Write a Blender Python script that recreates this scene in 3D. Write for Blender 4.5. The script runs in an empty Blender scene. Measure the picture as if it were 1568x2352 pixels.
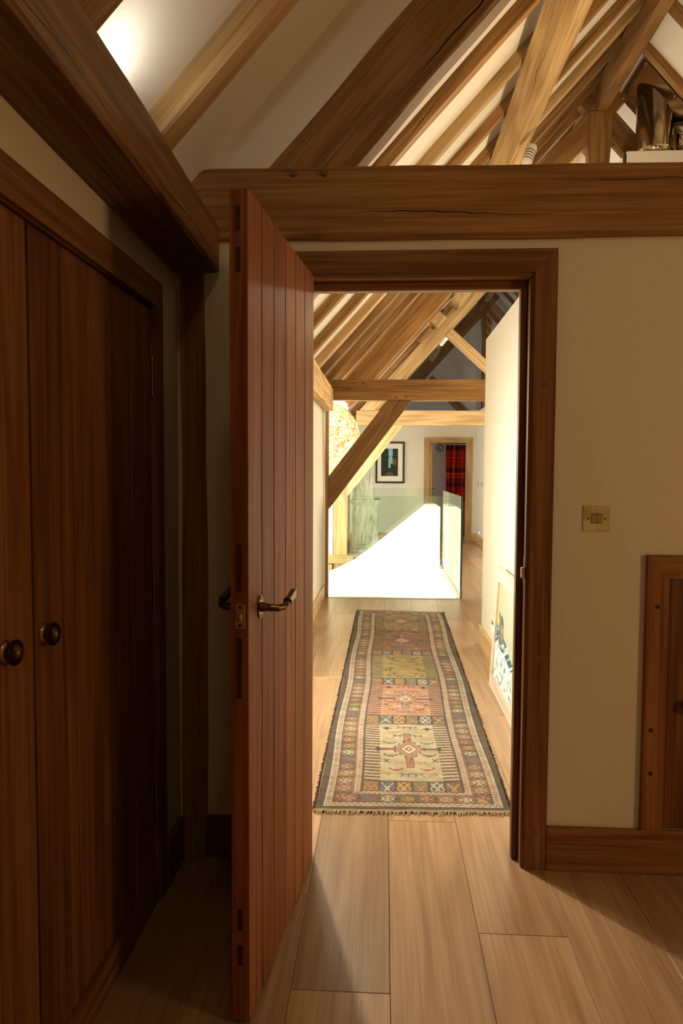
import bpy, bmesh, math, random
import numpy as np
from mathutils import Vector, Matrix
random.seed(7); rng = np.random.default_rng(7)
S = bpy.context.scene; COL = S.collection
SL = 1.10                      # pitch of the roof (tangent)
CX = 2.15                     # ridge position
def cz(x):                     # height of the ceiling plaster
    z0 = 2.318 + (x + .60) * SL
    zr = 2.318 + (CX + .60) * SL
    return z0 if x <= CX else zr - (x - CX) * SL
AN = math.atan(SL); SV = Vector((math.cos(AN), 0, math.sin(AN))); NV = Vector((math.sin(AN), 0, -math.cos(AN)))
SR = Vector((-math.cos(AN), 0, math.sin(AN))); NR = Vector((-math.sin(AN), 0, -math.cos(AN)))

# ------------------------------------------------------------------ materials
class NT:
    def __init__(s, name):
        s.m = bpy.data.materials.new(name); s.m.use_nodes = True
        s.t = s.m.node_tree; s.t.nodes.clear()
        s.out = s.n('ShaderNodeOutputMaterial'); s.b = s.n('ShaderNodeBsdfPrincipled')
        s.l(s.b.outputs[0], s.out.inputs[0])
    def n(s, k, **kw):
        o = s.t.nodes.new(k)
        for a, v in kw.items(): setattr(o, a, v)
        return o
    def l(s, a, b): s.t.links.new(a, b)
    def put(s, sock, v):
        if isinstance(v, bpy.types.NodeSocket): s.l(v, sock)
        else: sock.default_value = v
    def math(s, op, a, b=None, c=None, clamp=False):
        o = s.n('ShaderNodeMath', operation=op, use_clamp=clamp)
        s.put(o.inputs[0], a)
        if b is not None: s.put(o.inputs[1], b)
        if c is not None: s.put(o.inputs[2], c)
        return o.outputs[0]
    def mix(s, f, a, b, mode='MIX'):
        o = s.n('ShaderNodeMix', data_type='RGBA', blend_type=mode)
        s.put(o.inputs[0], f); s.put(o.inputs[6], a); s.put(o.inputs[7], b)
        return o.outputs[2]
    def ramp(s, f, pts):
        o = s.n('ShaderNodeValToRGB'); e = o.color_ramp.elements
        while len(e) < len(pts): e.new(.5)
        for i, (p, c) in enumerate(pts):
            e[i].position = p; e[i].color = (c, c, c, 1) if isinstance(c, (int, float)) else (*c, 1)
        s.l(f, o.inputs[0]); return o.outputs[0]
    def noise(s, vec, scale, detail=4, rough=.55, dist=0):
        o = s.n('ShaderNodeTexNoise'); o.inputs['Scale'].default_value = scale
        o.inputs['Detail'].default_value = detail; o.inputs['Roughness'].default_value = rough
        o.inputs['Distortion'].default_value = dist; s.l(vec, o.inputs['Vector']); return o.outputs[0]
    def mapping(s, vec, scale, loc=(0, 0, 0)):
        o = s.n('ShaderNodeMapping'); o.inputs['Scale'].default_value = scale; o.inputs['Location'].default_value = loc
        s.l(vec, o.inputs['Vector']); return o.outputs[0]
    def bump(s, h, strength=.3, dist=.002):
        o = s.n('ShaderNodeBump'); o.inputs['Strength'].default_value = strength; o.inputs['Distance'].default_value = dist
        s.l(h, o.inputs['Height']); s.l(o.outputs[0], s.b.inputs['Normal'])

def wood(name, dark, mid, light, axis='X', rough=.5, crack=0., knots=.5, fine=90, wide=7., bump=.25, coat=0., ringw=3., rc=1., spec=.22):
    t = NT(name)
    tc = t.n('ShaderNodeTexCoord').outputs['Object']
    oi = t.n('ShaderNodeObjectInfo').outputs['Random']
    at = t.n('ShaderNodeAttribute', attribute_name='rnd').outputs['Fac']
    r = t.math('ADD', oi, at)
    cb = t.n('ShaderNodeCombineXYZ')
    for i, k in enumerate((37., 53., 71.)): t.l(t.math('MULTIPLY', r, k), cb.inputs[i])
    ad = t.n('ShaderNodeVectorMath', operation='ADD'); t.l(tc, ad.inputs[0]); t.l(cb.outputs[0], ad.inputs[1]); v = ad.outputs[0]
    def sc(a, c): return {'X': (a, c, c), 'Y': (c, a, c), 'Z': (c, c, a)}[axis]
    big = t.noise(t.mapping(v, sc(.50, wide)), 1, 2, .45, .1)
    rings = t.math('SINE', t.math('MULTIPLY', big, ringw * 12.56))
    rings = t.math('MULTIPLY_ADD', rings, .5, .5)
    fib = t.noise(t.mapping(v, sc(1.6, fine)), 1, 2, .6)
    fib2 = t.noise(t.mapping(v, sc(5., fine * 3.2)), 1, 2, .6)
    mot = t.noise(t.mapping(v, sc(.9, 5.)), 1, 3, .55)
    f = t.math('ADD', t.math('MULTIPLY', rings, .15 * rc), t.math('MULTIPLY', fib, .42))
    f = t.math('ADD', f, t.math('MULTIPLY', fib2, .28))
    f = t.math('ADD', f, t.math('MULTIPLY', mot, .30))
    f = t.math('SUBTRACT', f, .075 + .075 * rc - .075)
    c = t.ramp(f, [(.30, dark), (.49, mid), (.68, light)])
    sh = t.math('MULTIPLY_ADD', t.math('FRACT', t.math('MULTIPLY', r, 7.31)), .46, .77)
    cs = t.n('ShaderNodeCombineXYZ')
    for i in range(3): t.l(sh, cs.inputs[i])
    c = t.mix(1., c, cs.outputs[0], 'MULTIPLY')
    h = t.math('MULTIPLY', fib, .6)
    if knots:
        vo = t.n('ShaderNodeTexVoronoi'); vo.inputs['Scale'].default_value = 1.; vo.inputs['Randomness'].default_value = 1.
        t.l(t.mapping(v, sc(1.1, 3.6)), vo.inputs['Vector'])
        k = t.math('LESS_THAN', vo.outputs['Distance'], .055)
        k2 = t.ramp(vo.outputs['Distance'], [(.0, 1.), (.10, 0.)])
        c = t.mix(t.math('MULTIPLY', k2, knots), c, (dark[0] * .35, dark[1] * .35, dark[2] * .35, 1))
    if crack:
        sp = t.n('ShaderNodeSeparateXYZ'); t.l(v, sp.inputs[0])
        o_ = [i for i, q in enumerate('XYZ') if q != axis]
        cc = t.math('ADD', t.math('MULTIPLY', sp.outputs[o_[0]], .8), sp.outputs[o_[1]])
        wv = t.noise(t.mapping(v, sc(1.1, 2.)), 1, 4, .6)
        cc = t.math('ADD', t.math('MULTIPLY', cc, 9.), t.math('MULTIPLY', wv, 1.1))
        d = t.math('ABSOLUTE', t.math('SUBTRACT', t.math('FRACT', cc), .5))
        msk = t.noise(t.mapping(v, sc(1.1, 8.)), 1., 1, .5)
        w = t.math('MULTIPLY', t.math('MAXIMUM', t.math('SUBTRACT', msk, .53), 0.), .09 * crack)
        k = t.math('LESS_THAN', d, w)
        c = t.mix(k, c, (.010, .006, .003, 1))
        h = t.math('SUBTRACT', h, t.math('MULTIPLY', k, 3.))
    t.l(c, t.b.inputs['Base Color'])
    t.b.inputs['Roughness'].default_value = rough
    t.b.inputs['Specular IOR Level'].default_value = spec
    if coat: t.b.inputs['Coat Weight'].default_value = coat; t.b.inputs['Coat Roughness'].default_value = .25
    t.bump(h, bump, .0015)
    return t.m

def plain(name, col, rough=.6, metal=0., nscale=0., namp=.1, bump=0., spec=.4, emit=None, es=0.):
    t = NT(name); t.b.inputs['Roughness'].default_value = rough; t.b.inputs['Metallic'].default_value = metal
    t.b.inputs['Specular IOR Level'].default_value = spec
    tc = t.n('ShaderNodeTexCoord').outputs['Object']
    if nscale:
        n = t.noise(tc, nscale, 4)
        c = t.mix(n, tuple(x * (1 - namp) for x in col) + (1,), tuple(min(1, x * (1 + namp)) for x in col) + (1,))
        t.l(c, t.b.inputs['Base Color'])
        if bump: t.bump(n, bump, .001)
    else: t.b.inputs['Base Color'].default_value = (*col, 1)
    if emit: t.b.inputs['Emission Color'].default_value = (*emit, 1); t.b.inputs['Emission Strength'].default_value = es
    return t.m

def attrmat(name, rough=.85, bump=0., spec=.2, nscale=900):
    t = NT(name); a = t.n('ShaderNodeAttribute', attribute_name='Col').outputs['Color']
    tc = t.n('ShaderNodeTexCoord').outputs['Object']; n = t.noise(tc, nscale, 2)
    c = t.mix(t.math('MULTIPLY', n, .35), a, (.02, .015, .01, 1), 'MIX'); t.l(c, t.b.inputs['Base Color'])
    t.b.inputs['Roughness'].default_value = rough; t.b.inputs['Specular IOR Level'].default_value = spec
    if bump: t.bump(n, bump, .002)
    return t.m

def glassmat(name, tint, lo=.04):
    t = NT(name); t.t.nodes.remove(t.b)
    tr = t.n('ShaderNodeBsdfTransparent'); tr.inputs[0].default_value = (*tint, 1)
    gl = t.n('ShaderNodeBsdfGlossy'); gl.inputs[0].default_value = (1, 1, 1, 1); gl.inputs['Roughness'].default_value = .01
    fr = t.n('ShaderNodeFresnel'); fr.inputs[0].default_value = 1.45
    mx = t.n('ShaderNodeMixShader'); t.l(fr.outputs[0], mx.inputs[0]); t.l(tr.outputs[0], mx.inputs[1]); t.l(gl.outputs[0], mx.inputs[2])
    t.l(mx.outputs[0], t.out.inputs[0]); return t.m

BD, BM, BL = (.135, .064, .020), (.285, .145, .048), (.44, .25, .095)
M = {}
for ax in 'XYZ': M['oak' + ax] = wood('oak_beam_' + ax, BD, BM, BL, ax, .62, crack=1., knots=.6, wide=6, bump=.4)
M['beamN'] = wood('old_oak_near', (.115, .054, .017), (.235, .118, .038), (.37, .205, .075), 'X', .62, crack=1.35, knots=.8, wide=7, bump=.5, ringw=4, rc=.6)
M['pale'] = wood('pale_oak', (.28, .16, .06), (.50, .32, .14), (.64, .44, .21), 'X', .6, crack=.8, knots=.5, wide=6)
TD, TM, TL = (.095, .030, .008), (.225, .080, .022), (.37, .15, .045)
for ax in 'XYZ': M['trim' + ax] = wood('stained_trim_' + ax, (.095, .036, .010), (.20, .085, .024), (.31, .14, .045), ax, .42, knots=.35, wide=10, bump=.12)
M['door'] = wood('door_boards', (.15, .048, .014), (.30, .105, .034), (.44, .18, .065), 'Z', .58, knots=.0, wide=16, fine=120, ringw=4, bump=.12)
M['dooredge'] = wood('door_edge', (.085, .022, .007), (.17, .052, .015), (.26, .09, .028), 'Z', .45, knots=0, wide=14, bump=.1)
M['ward'] = wood('wardrobe_boards', (.085, .030, .009), (.20, .075, .022), (.33, .14, .045), 'Z', .42, knots=.3, wide=9, ringw=3, fine=140, rc=.7, bump=.12)
M['red'] = wood('reddish_board', (.13, .05, .018), (.27, .115, .045), (.40, .19, .08), 'X', .85, crack=0, knots=.2, wide=8, spec=.04)
M['plug'] = plain('dark_tenon', (.035, .012, .004), .6, nscale=60, namp=.3)
for ax in 'XYZ': M['skirt' + ax] = wood('oak_skirting_' + ax, (.36, .20, .07), (.52, .32, .13), (.66, .45, .21), ax, .45, knots=.3, wide=9)
M['floorw'] = wood('oak_floor', (.24, .138, .068), (.355, .212, .110), (.45, .288, .160), 'Y', .29, knots=.25, wide=6.5, fine=85, ringw=3, rc=.8, bump=.10, crack=0)
M['frameP'] = wood('pale_frame', (.55, .42, .28), (.68, .56, .41), (.76, .66, .52), 'Y', .5, knots=0, wide=9)
M['peg'] = plain('oak_peg', (.15, .075, .026), .7, nscale=80, namp=.3)
[n_ for n_ in M['floorw'].node_tree.nodes if n_.type == 'BSDF_PRINCIPLED'][0].inputs['Specular IOR Level'].default_value = .5
M['sub'] = plain('sub_floor', (.03, .018, .01), .9)
M['wall'] = plain('cream_plaster', (.74, .68, .545), .85, nscale=70, namp=.03, bump=.15, spec=.2)
M['ceil'] = plain('white_plaster', (.78, .745, .68), .85, nscale=60, namp=.03, bump=.12, spec=.2)
M['white'] = plain('white_paint', (.86, .85, .80), .6, nscale=40, namp=.02)
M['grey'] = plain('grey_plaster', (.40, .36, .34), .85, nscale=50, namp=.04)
M['brass'] = plain('antique_brass', (.50, .36, .13), .30, 1., nscale=45, namp=.35)
M['bronze'] = plain('dark_bronze', (.16, .105, .05), .28, 1., nscale=60, namp=.4)
M['knob'] = plain('aged_brass', (.13, .085, .03), .36, 1., nscale=160, namp=.6, bump=.9)
M['chrome'] = plain('polished_steel', (.62, .54, .44), .12, 1., nscale=7, namp=.15)
M['nickel'] = plain('satin_nickel', (.62, .56, .46), .35, 1.)
M['screw'] = plain('screw_steel', (.10, .08, .06), .4, 1.)
M['black'] = plain('black_iron', (.02, .02, .022), .5, .3)
M['fixture'] = plain('white_fixture', (.85, .84, .80), .35)
M['slot'] = plain('dark_slot', (.03, .03, .03), .7)
M['glass'] = glassmat('balustrade_glass', (.92, .975, .94))
M['glassedge'] = plain('glass_edge', (.03, .11, .08), .15, spec=.6)
M['gable'] = glassmat('gable_glass', (.80, .80, .80))
M['stone'] = plain('beige_edging', (.62, .56, .42), .5, nscale=30)
M['led'] = plain('blue_led', (.3, .2, .9), .4, emit=(.35, .15, 1.), es=40.)
M['lamp'] = plain('lit_bulb', (1, .9, .7), .4, emit=(1, .86, .62), es=60.)
M['warmled'] = plain('warm_led', (1, .9, .7), .4, emit=(1, .93, .8), es=5.)
M['wire'] = plain('gold_wire', (.80, .60, .32), .45, .1)
M['frameB'] = plain('dark_green_frame', (.022, .022, .012), .5, nscale=60, namp=.3)
M['mount'] = plain('cream_mount', (.80, .74, .60), .8)
M['attr'] = attrmat('painted_colours', .6, 0, .3, 60)
M['rug'] = attrmat('woven_wool', .95, .6, .1, 700)
M['cloth'] = attrmat('tartan_wool', .95, .3, .1, 500)
M['fringe'] = plain('wool_fringe', (.46, .36, .22), .95, nscale=300, namp=.3)
M['fringeD'] = plain('dark_goat_hair', (.075, .05, .035), .95, nscale=300, namp=.4)
M['dress'] = None
t = NT('weathered_green_paint'); tc = t.n('ShaderNodeTexCoord').outputs['Object']
n1 = t.noise(t.mapping(tc, (14, 14, 3)), 1, 5, .65); n2 = t.noise(t.mapping(tc, (60, 60, 5)), 1, 3, .6)
c = t.ramp(t.math('MULTIPLY_ADD', n2, .4, t.math('MULTIPLY', n1, .65)), [(.36, (.18, .18, .12)), (.50, (.50, .53, .43)), (.64, (.74, .74, .64))])
t.l(c, t.b.inputs['Base Color']); t.b.inputs['Roughness'].default_value = .8; M['dress'] = t.m
# tarnished brass for the switch plate
t = NT('tarnished_brass'); tc = t.n('ShaderNodeTexCoord').outputs['Object']
n1 = t.noise(tc, 14, 3, .5); c = t.ramp(n1, [(.36, (.44, .35, .14)), (.60, (.74, .62, .27))])
t.l(c, t.b.inputs['Base Color']); t.b.inputs['Metallic'].default_value = .55; t.b.inputs['Roughness'].default_value = .42; M['plate'] = t.m

# ------------------------------------------------------------------ mesh helpers
def box(bm, x0, x1, y0, y1, z0, z1, bev=0.):
    vs = [bm.verts.new((x, y, z)) for x in (x0, x1) for y in (y0, y1) for z in (z0, z1)]
    F = [(0, 1, 3, 2), (4, 6, 7, 5), (0, 4, 5, 1), (2, 3, 7, 6), (0, 2, 6, 4), (1, 5, 7, 3)]
    fs = [bm.faces.new([vs[i] for i in f]) for f in F]
    if bev:
        es = set(e for f in fs for e in f.edges)
        bmesh.ops.bevel(bm, geom=list(es), offset=bev, segments=1, affect='EDGES')
    return fs
def tube(bm, pts, r, seg=10, cap=True):
    pts = [Vector(p) for p in pts]; rs = r if isinstance(r, (list, tuple)) else [r] * len(pts)
    rings = []; up = None
    for i, p in enumerate(pts):
        d = (pts[min(i + 1, len(pts) - 1)] - pts[max(i - 1, 0)]).normalized()
        if up is None: up = d.orthogonal().normalized()
        a = (up - d * up.dot(d)).normalized(); up = a; b = d.cross(a)
        rings.append([bm.verts.new(p + (a * math.cos(2 * math.pi * k / seg) + b * math.sin(2 * math.pi * k / seg)) * rs[i]) for k in range(seg)])
    for a, b in zip(rings, rings[1:]):
        for k in range(seg): bm.faces.new((a[k], a[(k + 1) % seg], b[(k + 1) % seg], b[k]))
    if cap: bm.faces.new(rings[0][::-1]); bm.faces.new(rings[-1])
def lathe(bm, prof, o, ax, seg=28):
    ax = Vector(ax).normalized(); a = ax.orthogonal().normalized(); b = ax.cross(a); o = Vector(o); rings = []
    for h, r in prof:
        rings.append([bm.verts.new(o + ax * h + (a * math.cos(2 * math.pi * k / seg) + b * math.sin(2 * math.pi * k / seg)) * max(r, 1e-4)) for k in range(seg)])
    for p, q in zip(rings, rings[1:]):
        for k in range(seg): bm.faces.new((p[k], p[(k + 1) % seg], q[(k + 1) % seg], q[k]))
    bm.faces.new(rings[0][::-1]); bm.faces.new(rings[-1])
def prism(bm, pts, d):
    """pts: 3D polygon, d: extrusion vector"""
    d = Vector(d); a = [bm.verts.new(p) for p in pts]; b = [bm.verts.new(Vector(p) + d) for p in pts]
    bm.faces.new(a); bm.faces.new(b[::-1]); n = len(a)
    for i in range(n): bm.faces.new((a[i], b[i], b[(i + 1) % n], a[(i + 1) % n]))
def link(name, bm, mat, parent=None, smooth=False, rnd=None):
    bmesh.ops.recalc_face_normals(bm, faces=bm.faces)
    me = bpy.data.meshes.new(name)
    if parent is not None:
        bmesh.ops.transform(bm, matrix=Matrix.Translation(-wloc(parent)), verts=bm.verts)
    bm.to_mesh(me); bm.free()
    if mat: me.materials.append(mat)
    if smooth:
        for p in me.polygons: p.use_smooth = True
    o = bpy.data.objects.new(name, me); COL.objects.link(o)
    if parent is not None: o.parent = parent
    return o
def wloc(o):
    v = Vector((0, 0, 0))
    while o is not None: v += o.location; o = o.parent
    return v
def tag(o, label=None, cat=None, group=None, kind=None):
    if label: o['label'] = label
    if cat: o['category'] = cat
    if group: o['group'] = group
    if kind: o['kind'] = kind
    return o
def thing(name, loc, label, cat, group=None):
    o = bpy.data.objects.new(name, None); COL.objects.link(o); o.location = loc; o.empty_display_size = .05
    return tag(o, label, cat, group)
def new(): return bmesh.new()
def boxo(name, mat, dims, parent=None, bev=0.): bm = new(); box(bm, *dims, bev=bev); return link(name, bm, mat, parent)
def struct(name, bm, mat, parent=None): return tag(link(name, bm, mat, parent), kind='structure') if parent is None else link(name, bm, mat, parent)

def timber_bm(L, W, H, ch=.006, wob=.0015, seg=None):
    """box timber, length along +X, width +Y, height +Z, origin at a corner"""
    bm = new(); n = seg or max(2, int(L / .12)); rings = []
    ph = [random.uniform(0, 6.3) for _ in range(8)]
    for i in range(n + 1):
        x = L * i / n; pts = [(ch, 0), (W - ch, 0), (W, ch), (W, H - ch), (W - ch, H), (ch, H), (0, H - ch), (0, ch)]
        r = []
        for k, (y, z) in enumerate(pts):
            c = k // 2
            dy = wob * (math.sin(x * 3.1 + ph[c]) + .5 * math.sin(x * 9.7 + ph[c + 4])); dz = wob * (math.sin(x * 2.6 + ph[c + 2]) + .5 * math.sin(x * 11.3 + ph[(c + 5) % 8]))
            r.append(bm.verts.new((x, y + dy, z + dz)))
        rings.append(r)
    for a, b in zip(rings, rings[1:]):
        for k in range(8): bm.faces.new((a[k], a[(k + 1) % 8], b[(k + 1) % 8], b[k]))
    bm.faces.new(rings[0][::-1]); bm.faces.new(rings[-1])
    return bm
def timber(name, o, ax, ay, L, W, H, mat, label, cat, group=None, **kw):
    ax = Vector(ax).normalized(); ay = Vector(ay).normalized(); az = ax.cross(ay)
    bm = timber_bm(L, W, H, **kw); ob = link(name, bm, mat)
    m = Matrix((ax, ay, az)).transposed().to_4x4(); m.translation = Vector(o)
    ob.matrix_world = m
    return tag(ob, label, cat, group)
def pegs(ob, pts, r=.011, mat=None, out=.012):
    for (x, y, z, d) in pts:      # local coords, d outward local direction
        bm = new(); lathe(bm, [(-.01, r), (out * .7, r), (out, r * .75)], (x, y, z), d, 12)
        p = link('peg', bm, mat or M['peg']); p.parent = ob

def grid(name, nx, ny, pos, cols, mat, parent=None):
    """pos: (ny+1,nx+1,3) array, cols: (ny,nx,3) per-face colours"""
    me = bpy.data.meshes.new(name); nv = (nx + 1) * (ny + 1)
    P = pos.reshape(-1, 3).astype(np.float32)
    if parent is not None: P = P - np.array(wloc(parent), dtype=np.float32)
    j, i = np.mgrid[0:ny, 0:nx]; a = j * (nx + 1) + i
    F = np.stack([a, a + 1, a + nx + 2, a + nx + 1], -1).reshape(-1)
    me.vertices.add(nv); me.vertices.foreach_set('co', P.reshape(-1))
    me.loops.add(len(F)); me.loops.foreach_set('vertex_index', F.astype(np.int32))
    nf = nx * ny; me.polygons.add(nf)
    me.polygons.foreach_set('loop_start', np.arange(0, nf * 4, 4, dtype=np.int32))
    me.polygons.foreach_set('use_smooth', np.ones(nf, dtype=bool))
    me.update(calc_edges=True)
    ca = me.color_attributes.new('Col', 'FLOAT_COLOR', 'CORNER')
    C = np.concatenate([cols.reshape(-1, 3), np.ones((nf, 1))], 1).repeat(4, axis=0).astype(np.float32)
    ca.data.foreach_set('color', C.reshape(-1))
    me.materials.append(mat); o = bpy.data.objects.new(name, me); COL.objects.link(o)
    if parent is not None: o.parent = parent
    return o
def lin(r, g, b): return np.array([((c / 255 + .055) / 1.055) ** 2.4 if c > 10 else c / 255 / 12.92 for c in (r, g, b)])

# ------------------------------------------------------------------ camera
yaw, pit, rol = -.0587112767, -.0556061067, .00471701986
f = Vector((math.sin(yaw) * math.cos(pit), math.cos(yaw) * math.cos(pit), math.sin(pit)))
r = Vector((math.cos(yaw), -math.sin(yaw), 0)); u = r.cross(f)
r2 = r * math.cos(rol) + u * math.sin(rol); u2 = -r * math.sin(rol) + u * math.cos(rol)
cd = bpy.data.cameras.new('camera'); cam = bpy.data.objects.new('camera', cd); COL.objects.link(cam)
m = Matrix((r2, u2, -f)).transposed().to_4x4(); m.translation = (0, 0, 1.335); cam.matrix_world = m
cd.sensor_fit = 'VERTICAL'; cd.sensor_height = 36.; cd.lens = 1660 / 2352 * 36.; cd.clip_start = .05
S.camera = cam

# ------------------------------------------------------------------ setting: shell
YW = 2.41                       # face of the near cross wall
YF = 14.1                       # far wall
# floor planks
def planks():
    bm = new(); lay = bm.faces.layers.float.new('rnd') if False else None
    rn = []; faces = []
    def inside(x0, x1, y0, y1):
        out = []
        # cut by the stairwell and the void on the left of it
        hx0, hx1, hy0, hy1 = -3., .865, 7.66, (11.46 if x0 < -.45 else 10.93)
        segs = [(y0, y1)]
        if x0 < hx1:
            segs = []
            if y0 < hy0: segs.append((y0, min(y1, hy0), x0, x1))
            if y1 > hy1: segs.append((max(y0, hy1), y1, x0, x1))
            a, b = max(y0, hy0), min(y1, hy1)
            if x1 > hx1 and b > a: segs.append((a, b, hx1, x1))
            return segs
        return [(y0, y1, x0, x1)]
    ends = {-1: [1.785, 3.9, 6.2], 0: [2.711, 4.9, 7.0], 1: [2.046, 4.75, 6.6], -2: [2.203, 4.62, 6.75], 2: [1.1, 3.95, 6.5], 3: [2.0, 4.4]}
    for k in range(-4, 20):
        x0 = .026 + .2572 * k; x1 = x0 + .2572
        e = ends.get(k, [random.uniform(.6, 2.2)])
        ys = [-2.3] + e; y = ys[-1]
        while y < 17.2: y += random.uniform(1.7, 2.4); ys.append(y)
        for a, b in zip(ys, ys[1:]):
            q = random.random()
            for (s0, s1, c0, c1) in inside(x0, x1, a, b):
                if s1 - s0 < .01 or c1 - c0 < .01: continue
                if c0 < -.72: c0 = -.72
                if c1 - c0 < .01: continue
                g = .0006; n0 = len(bm.faces)
                fs = box(bm, c0 + g, c1 - g, s0 + g, s1 - g, -.02, 0.)
                es = [e_ for f_ in fs for e_ in f_.edges if all(v.co.z > -.01 for v in e_.verts)]
                bmesh.ops.bevel(bm, geom=list(set(es)), offset=.0012, segments=1, affect='EDGES')
                rn += [q] * (len(bm.faces) - n0)
    bm.faces.ensure_lookup_table()
    bmesh.ops.recalc_face_normals(bm, faces=bm.faces)
    me = bpy.data.meshes.new('floor'); bm.to_mesh(me); bm.free(); me.materials.append(M['floorw'])
    at = me.attributes.new('rnd', 'FLOAT', 'FACE')
    at.data.foreach_set('value', np.array((rn + [0] * len(me.polygons))[:len(me.polygons)], dtype=np.float32))
    o = bpy.data.objects.new('floor', me); COL.objects.link(o); tag(o, kind='structure')
    bm = new(); z0, z1 = -.25, -.021
    for d in ((-.72, 5., -2.3, 7.66), (.865, 5., 7.66, 10.93), (-.45, 5., 11.0, 17.2), (-1.2, -.45, 11.56, 17.2)): box(bm, *d, z0, z1)
    tag(link('floor_structure', bm, M['sub']), kind='structure').name = 'floor_base'
planks()
bm = new(); box(bm, -3.2, 5, 6.5, 17.2, -2.75, -2.7); struct('floor_lower', bm, M['stone'])

# near left wall (opening behind the wardrobe doors), Y from behind the camera to the cross wall
XL = -.695
bm = new()
box(bm, XL - .12, XL, -2.2, .60, 0, 2.05); box(bm, XL - .12, XL, 2.15, YW + .1, 0, 2.05); box(bm, XL - .12, XL, .60, 2.15, 1.83, 2.05)
box(bm, XL - .12, XL - .06, .60, 2.15, 0, 1.83)
struct('wall_left', bm, M['wall'])
bm = new()   # cross wall
box(bm, -.82, -.292, YW, YW + .12, 0, 2.12); box(bm, .49, 5, YW, YW + .12, 0, 2.12); box(bm, -.292, .49, YW, YW + .12, 1.995, 2.12)
struct('wall_front', bm, M['wall'])
bm = new(); box(bm, -.82, 5, -2.3, -2.2, 0, 5.3); struct('wall_back', bm, M['wall'])
bm = new(); box(bm, 4.75, 4.87, -2.3, 17.2, 0, 2.5); struct('wall_right', bm, M['wall'])
# corridor walls
XC = -.635
bm = new(); box(bm, XC - .12, XC, YW + .12, 3.35, 0, 2.06); box(bm, XC - .12, XC, 4.75, 7.57, 0, 2.06); box(bm, XC - .12, XC, 3.35, 4.75, 0, .75); box(bm, XC - .12, XC, 3.35, 4.75, 1.8, 2.06)
struct('wall_corridor_left', bm, M['wall'])
bm = new(); box(bm, .765, .90, YW + .12, 5.62, 0, 2.345); struct('wall_corridor_right', bm, M['wall'])
# far wall with door opening, stretches left behind the void
bm = new()
box(bm, -2.5, .86, YF, YF + .12, 0, 2.5); box(bm, 1.595, 4.75, YF, YF + .12, 0, 2.5); box(bm, .86, 1.595, YF, YF + .12, 1.92, 2.5)
struct('wall_far', bm, M['wall'])
bm = new(); box(bm, 1.775, 4.75, 12.95, YF, 0, 2.5); struct('wall_wing', bm, M['wall'])
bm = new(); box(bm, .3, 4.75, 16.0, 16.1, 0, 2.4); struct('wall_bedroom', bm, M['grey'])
bm = new(); box(bm, -2.5, 4.8, 17.1, 17.2, -2.7, 5.3); struct('wall_gable', bm, M['ceil'])
# stairwell
bm = new()
box(bm, -.62, .865, 7.58, 7.66, -2.7, -.02); box(bm, .776, .95, 7.665, 9.995, -2.7, -.021); box(bm, .80, .95, 9.995, 10.93, -2.7, -.021); box(bm, -3.1, -.62, 7.50, 7.60, -2.7, 2.33)
struct('wall_stairwell', bm, M['white'])
bm = new(); box(bm, -3.0, -.82, 11.56, 11.7, -2.7, 2.33); box(bm, -.82, -.6, 11.62, 11.7, -2.7, 0); box(bm, -3.1, -3.0, 7.5, 11.7, -2.7, -1.8); box(bm, -3.1, -3., 7.5, 7.9, -1.8, 2.33); box(bm, -3.1, -3., 11.3, 11.7, -1.8, 2.33); box(bm, -3.1, -3., 7.9, 11.3, 2.1, 2.33)
box(bm, -.45, 5, 10.93, 11.0, -2.7, -.021)
struct('wall_void', bm, M['white'])
bm = new(); box(bm, -3.1, -.57, 7.5, 11.7, 2.33, 2.4); struct('ceiling_void', bm, M['ceil'])
# sloping ceilings
bm = new()
def slab(x0, x1, y0, y1):
    p = [(x0, y0, cz(x0)), (x1, y0, cz(x1)), (x1, y1, cz(x1)), (x0, y1, cz(x0))]; prism(bm, p, (0, 0, .08))
slab(-.77, CX, -2.3, 7.6); slab(-.58, CX, 7.6, 11.62); slab(-.77, CX, 11.62, 17.2)
struct('ceiling_left', bm, M['ceil'])
bm = new(); zr = cz(CX)
prism(bm, [(CX, -2.3, zr), (4.9, -2.3, zr - (4.9 - CX) * SL), (4.9, 17.2, zr - (4.9 - CX) * SL), (CX, 17.2, zr)], (0, 0, .08)); struct('ceiling_right', bm, M['ceil'])
bm = new(); box(bm, -2.5, -.57, 11.62, 17.2, 2.33, 2.4); struct('ceiling_side', bm, M['ceil'])

# skirting
def skirt(name, dims, ax, mat='skirt'):
    bm = new(); box(bm, *dims, bev=.003); return struct(name, bm, M[mat + ax])
skirt('baseboard_front_right', (.552, 2.1, YW - .018, YW, 0, .15), 'X', 'trim')
skirt('baseboard_front_left', (-.60, -.36, YW - .01, YW + .002, 0, .15), 'X', 'trim')
skirt('baseboard_left', (XL, XL + .018, 2.21, YW - .02, 0, .15), 'Y', 'trim')
skirt('baseboard_corridor_right', (.747, .765, YW + .13, 5.64, 0, .15), 'Y')
skirt('baseboard_corridor_left', (XC, XC + .018, YW + .13, 7.57, 0, .15), 'Y')
skirt('baseboard_far', (-.9, .775, YF - .018, YF, 0, .15), 'X')
skirt('baseboard_far_right', (1.69, 1.775, YF - .018, YF, 0, .15), 'X')
skirt('baseboard_wing', (1.757, 1.775, 12.93, YF, 0, .15), 'Y')
skirt('baseboard_wing_end', (1.757, 4.7, 12.93, 12.95, 0, .15), 'X')

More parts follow.
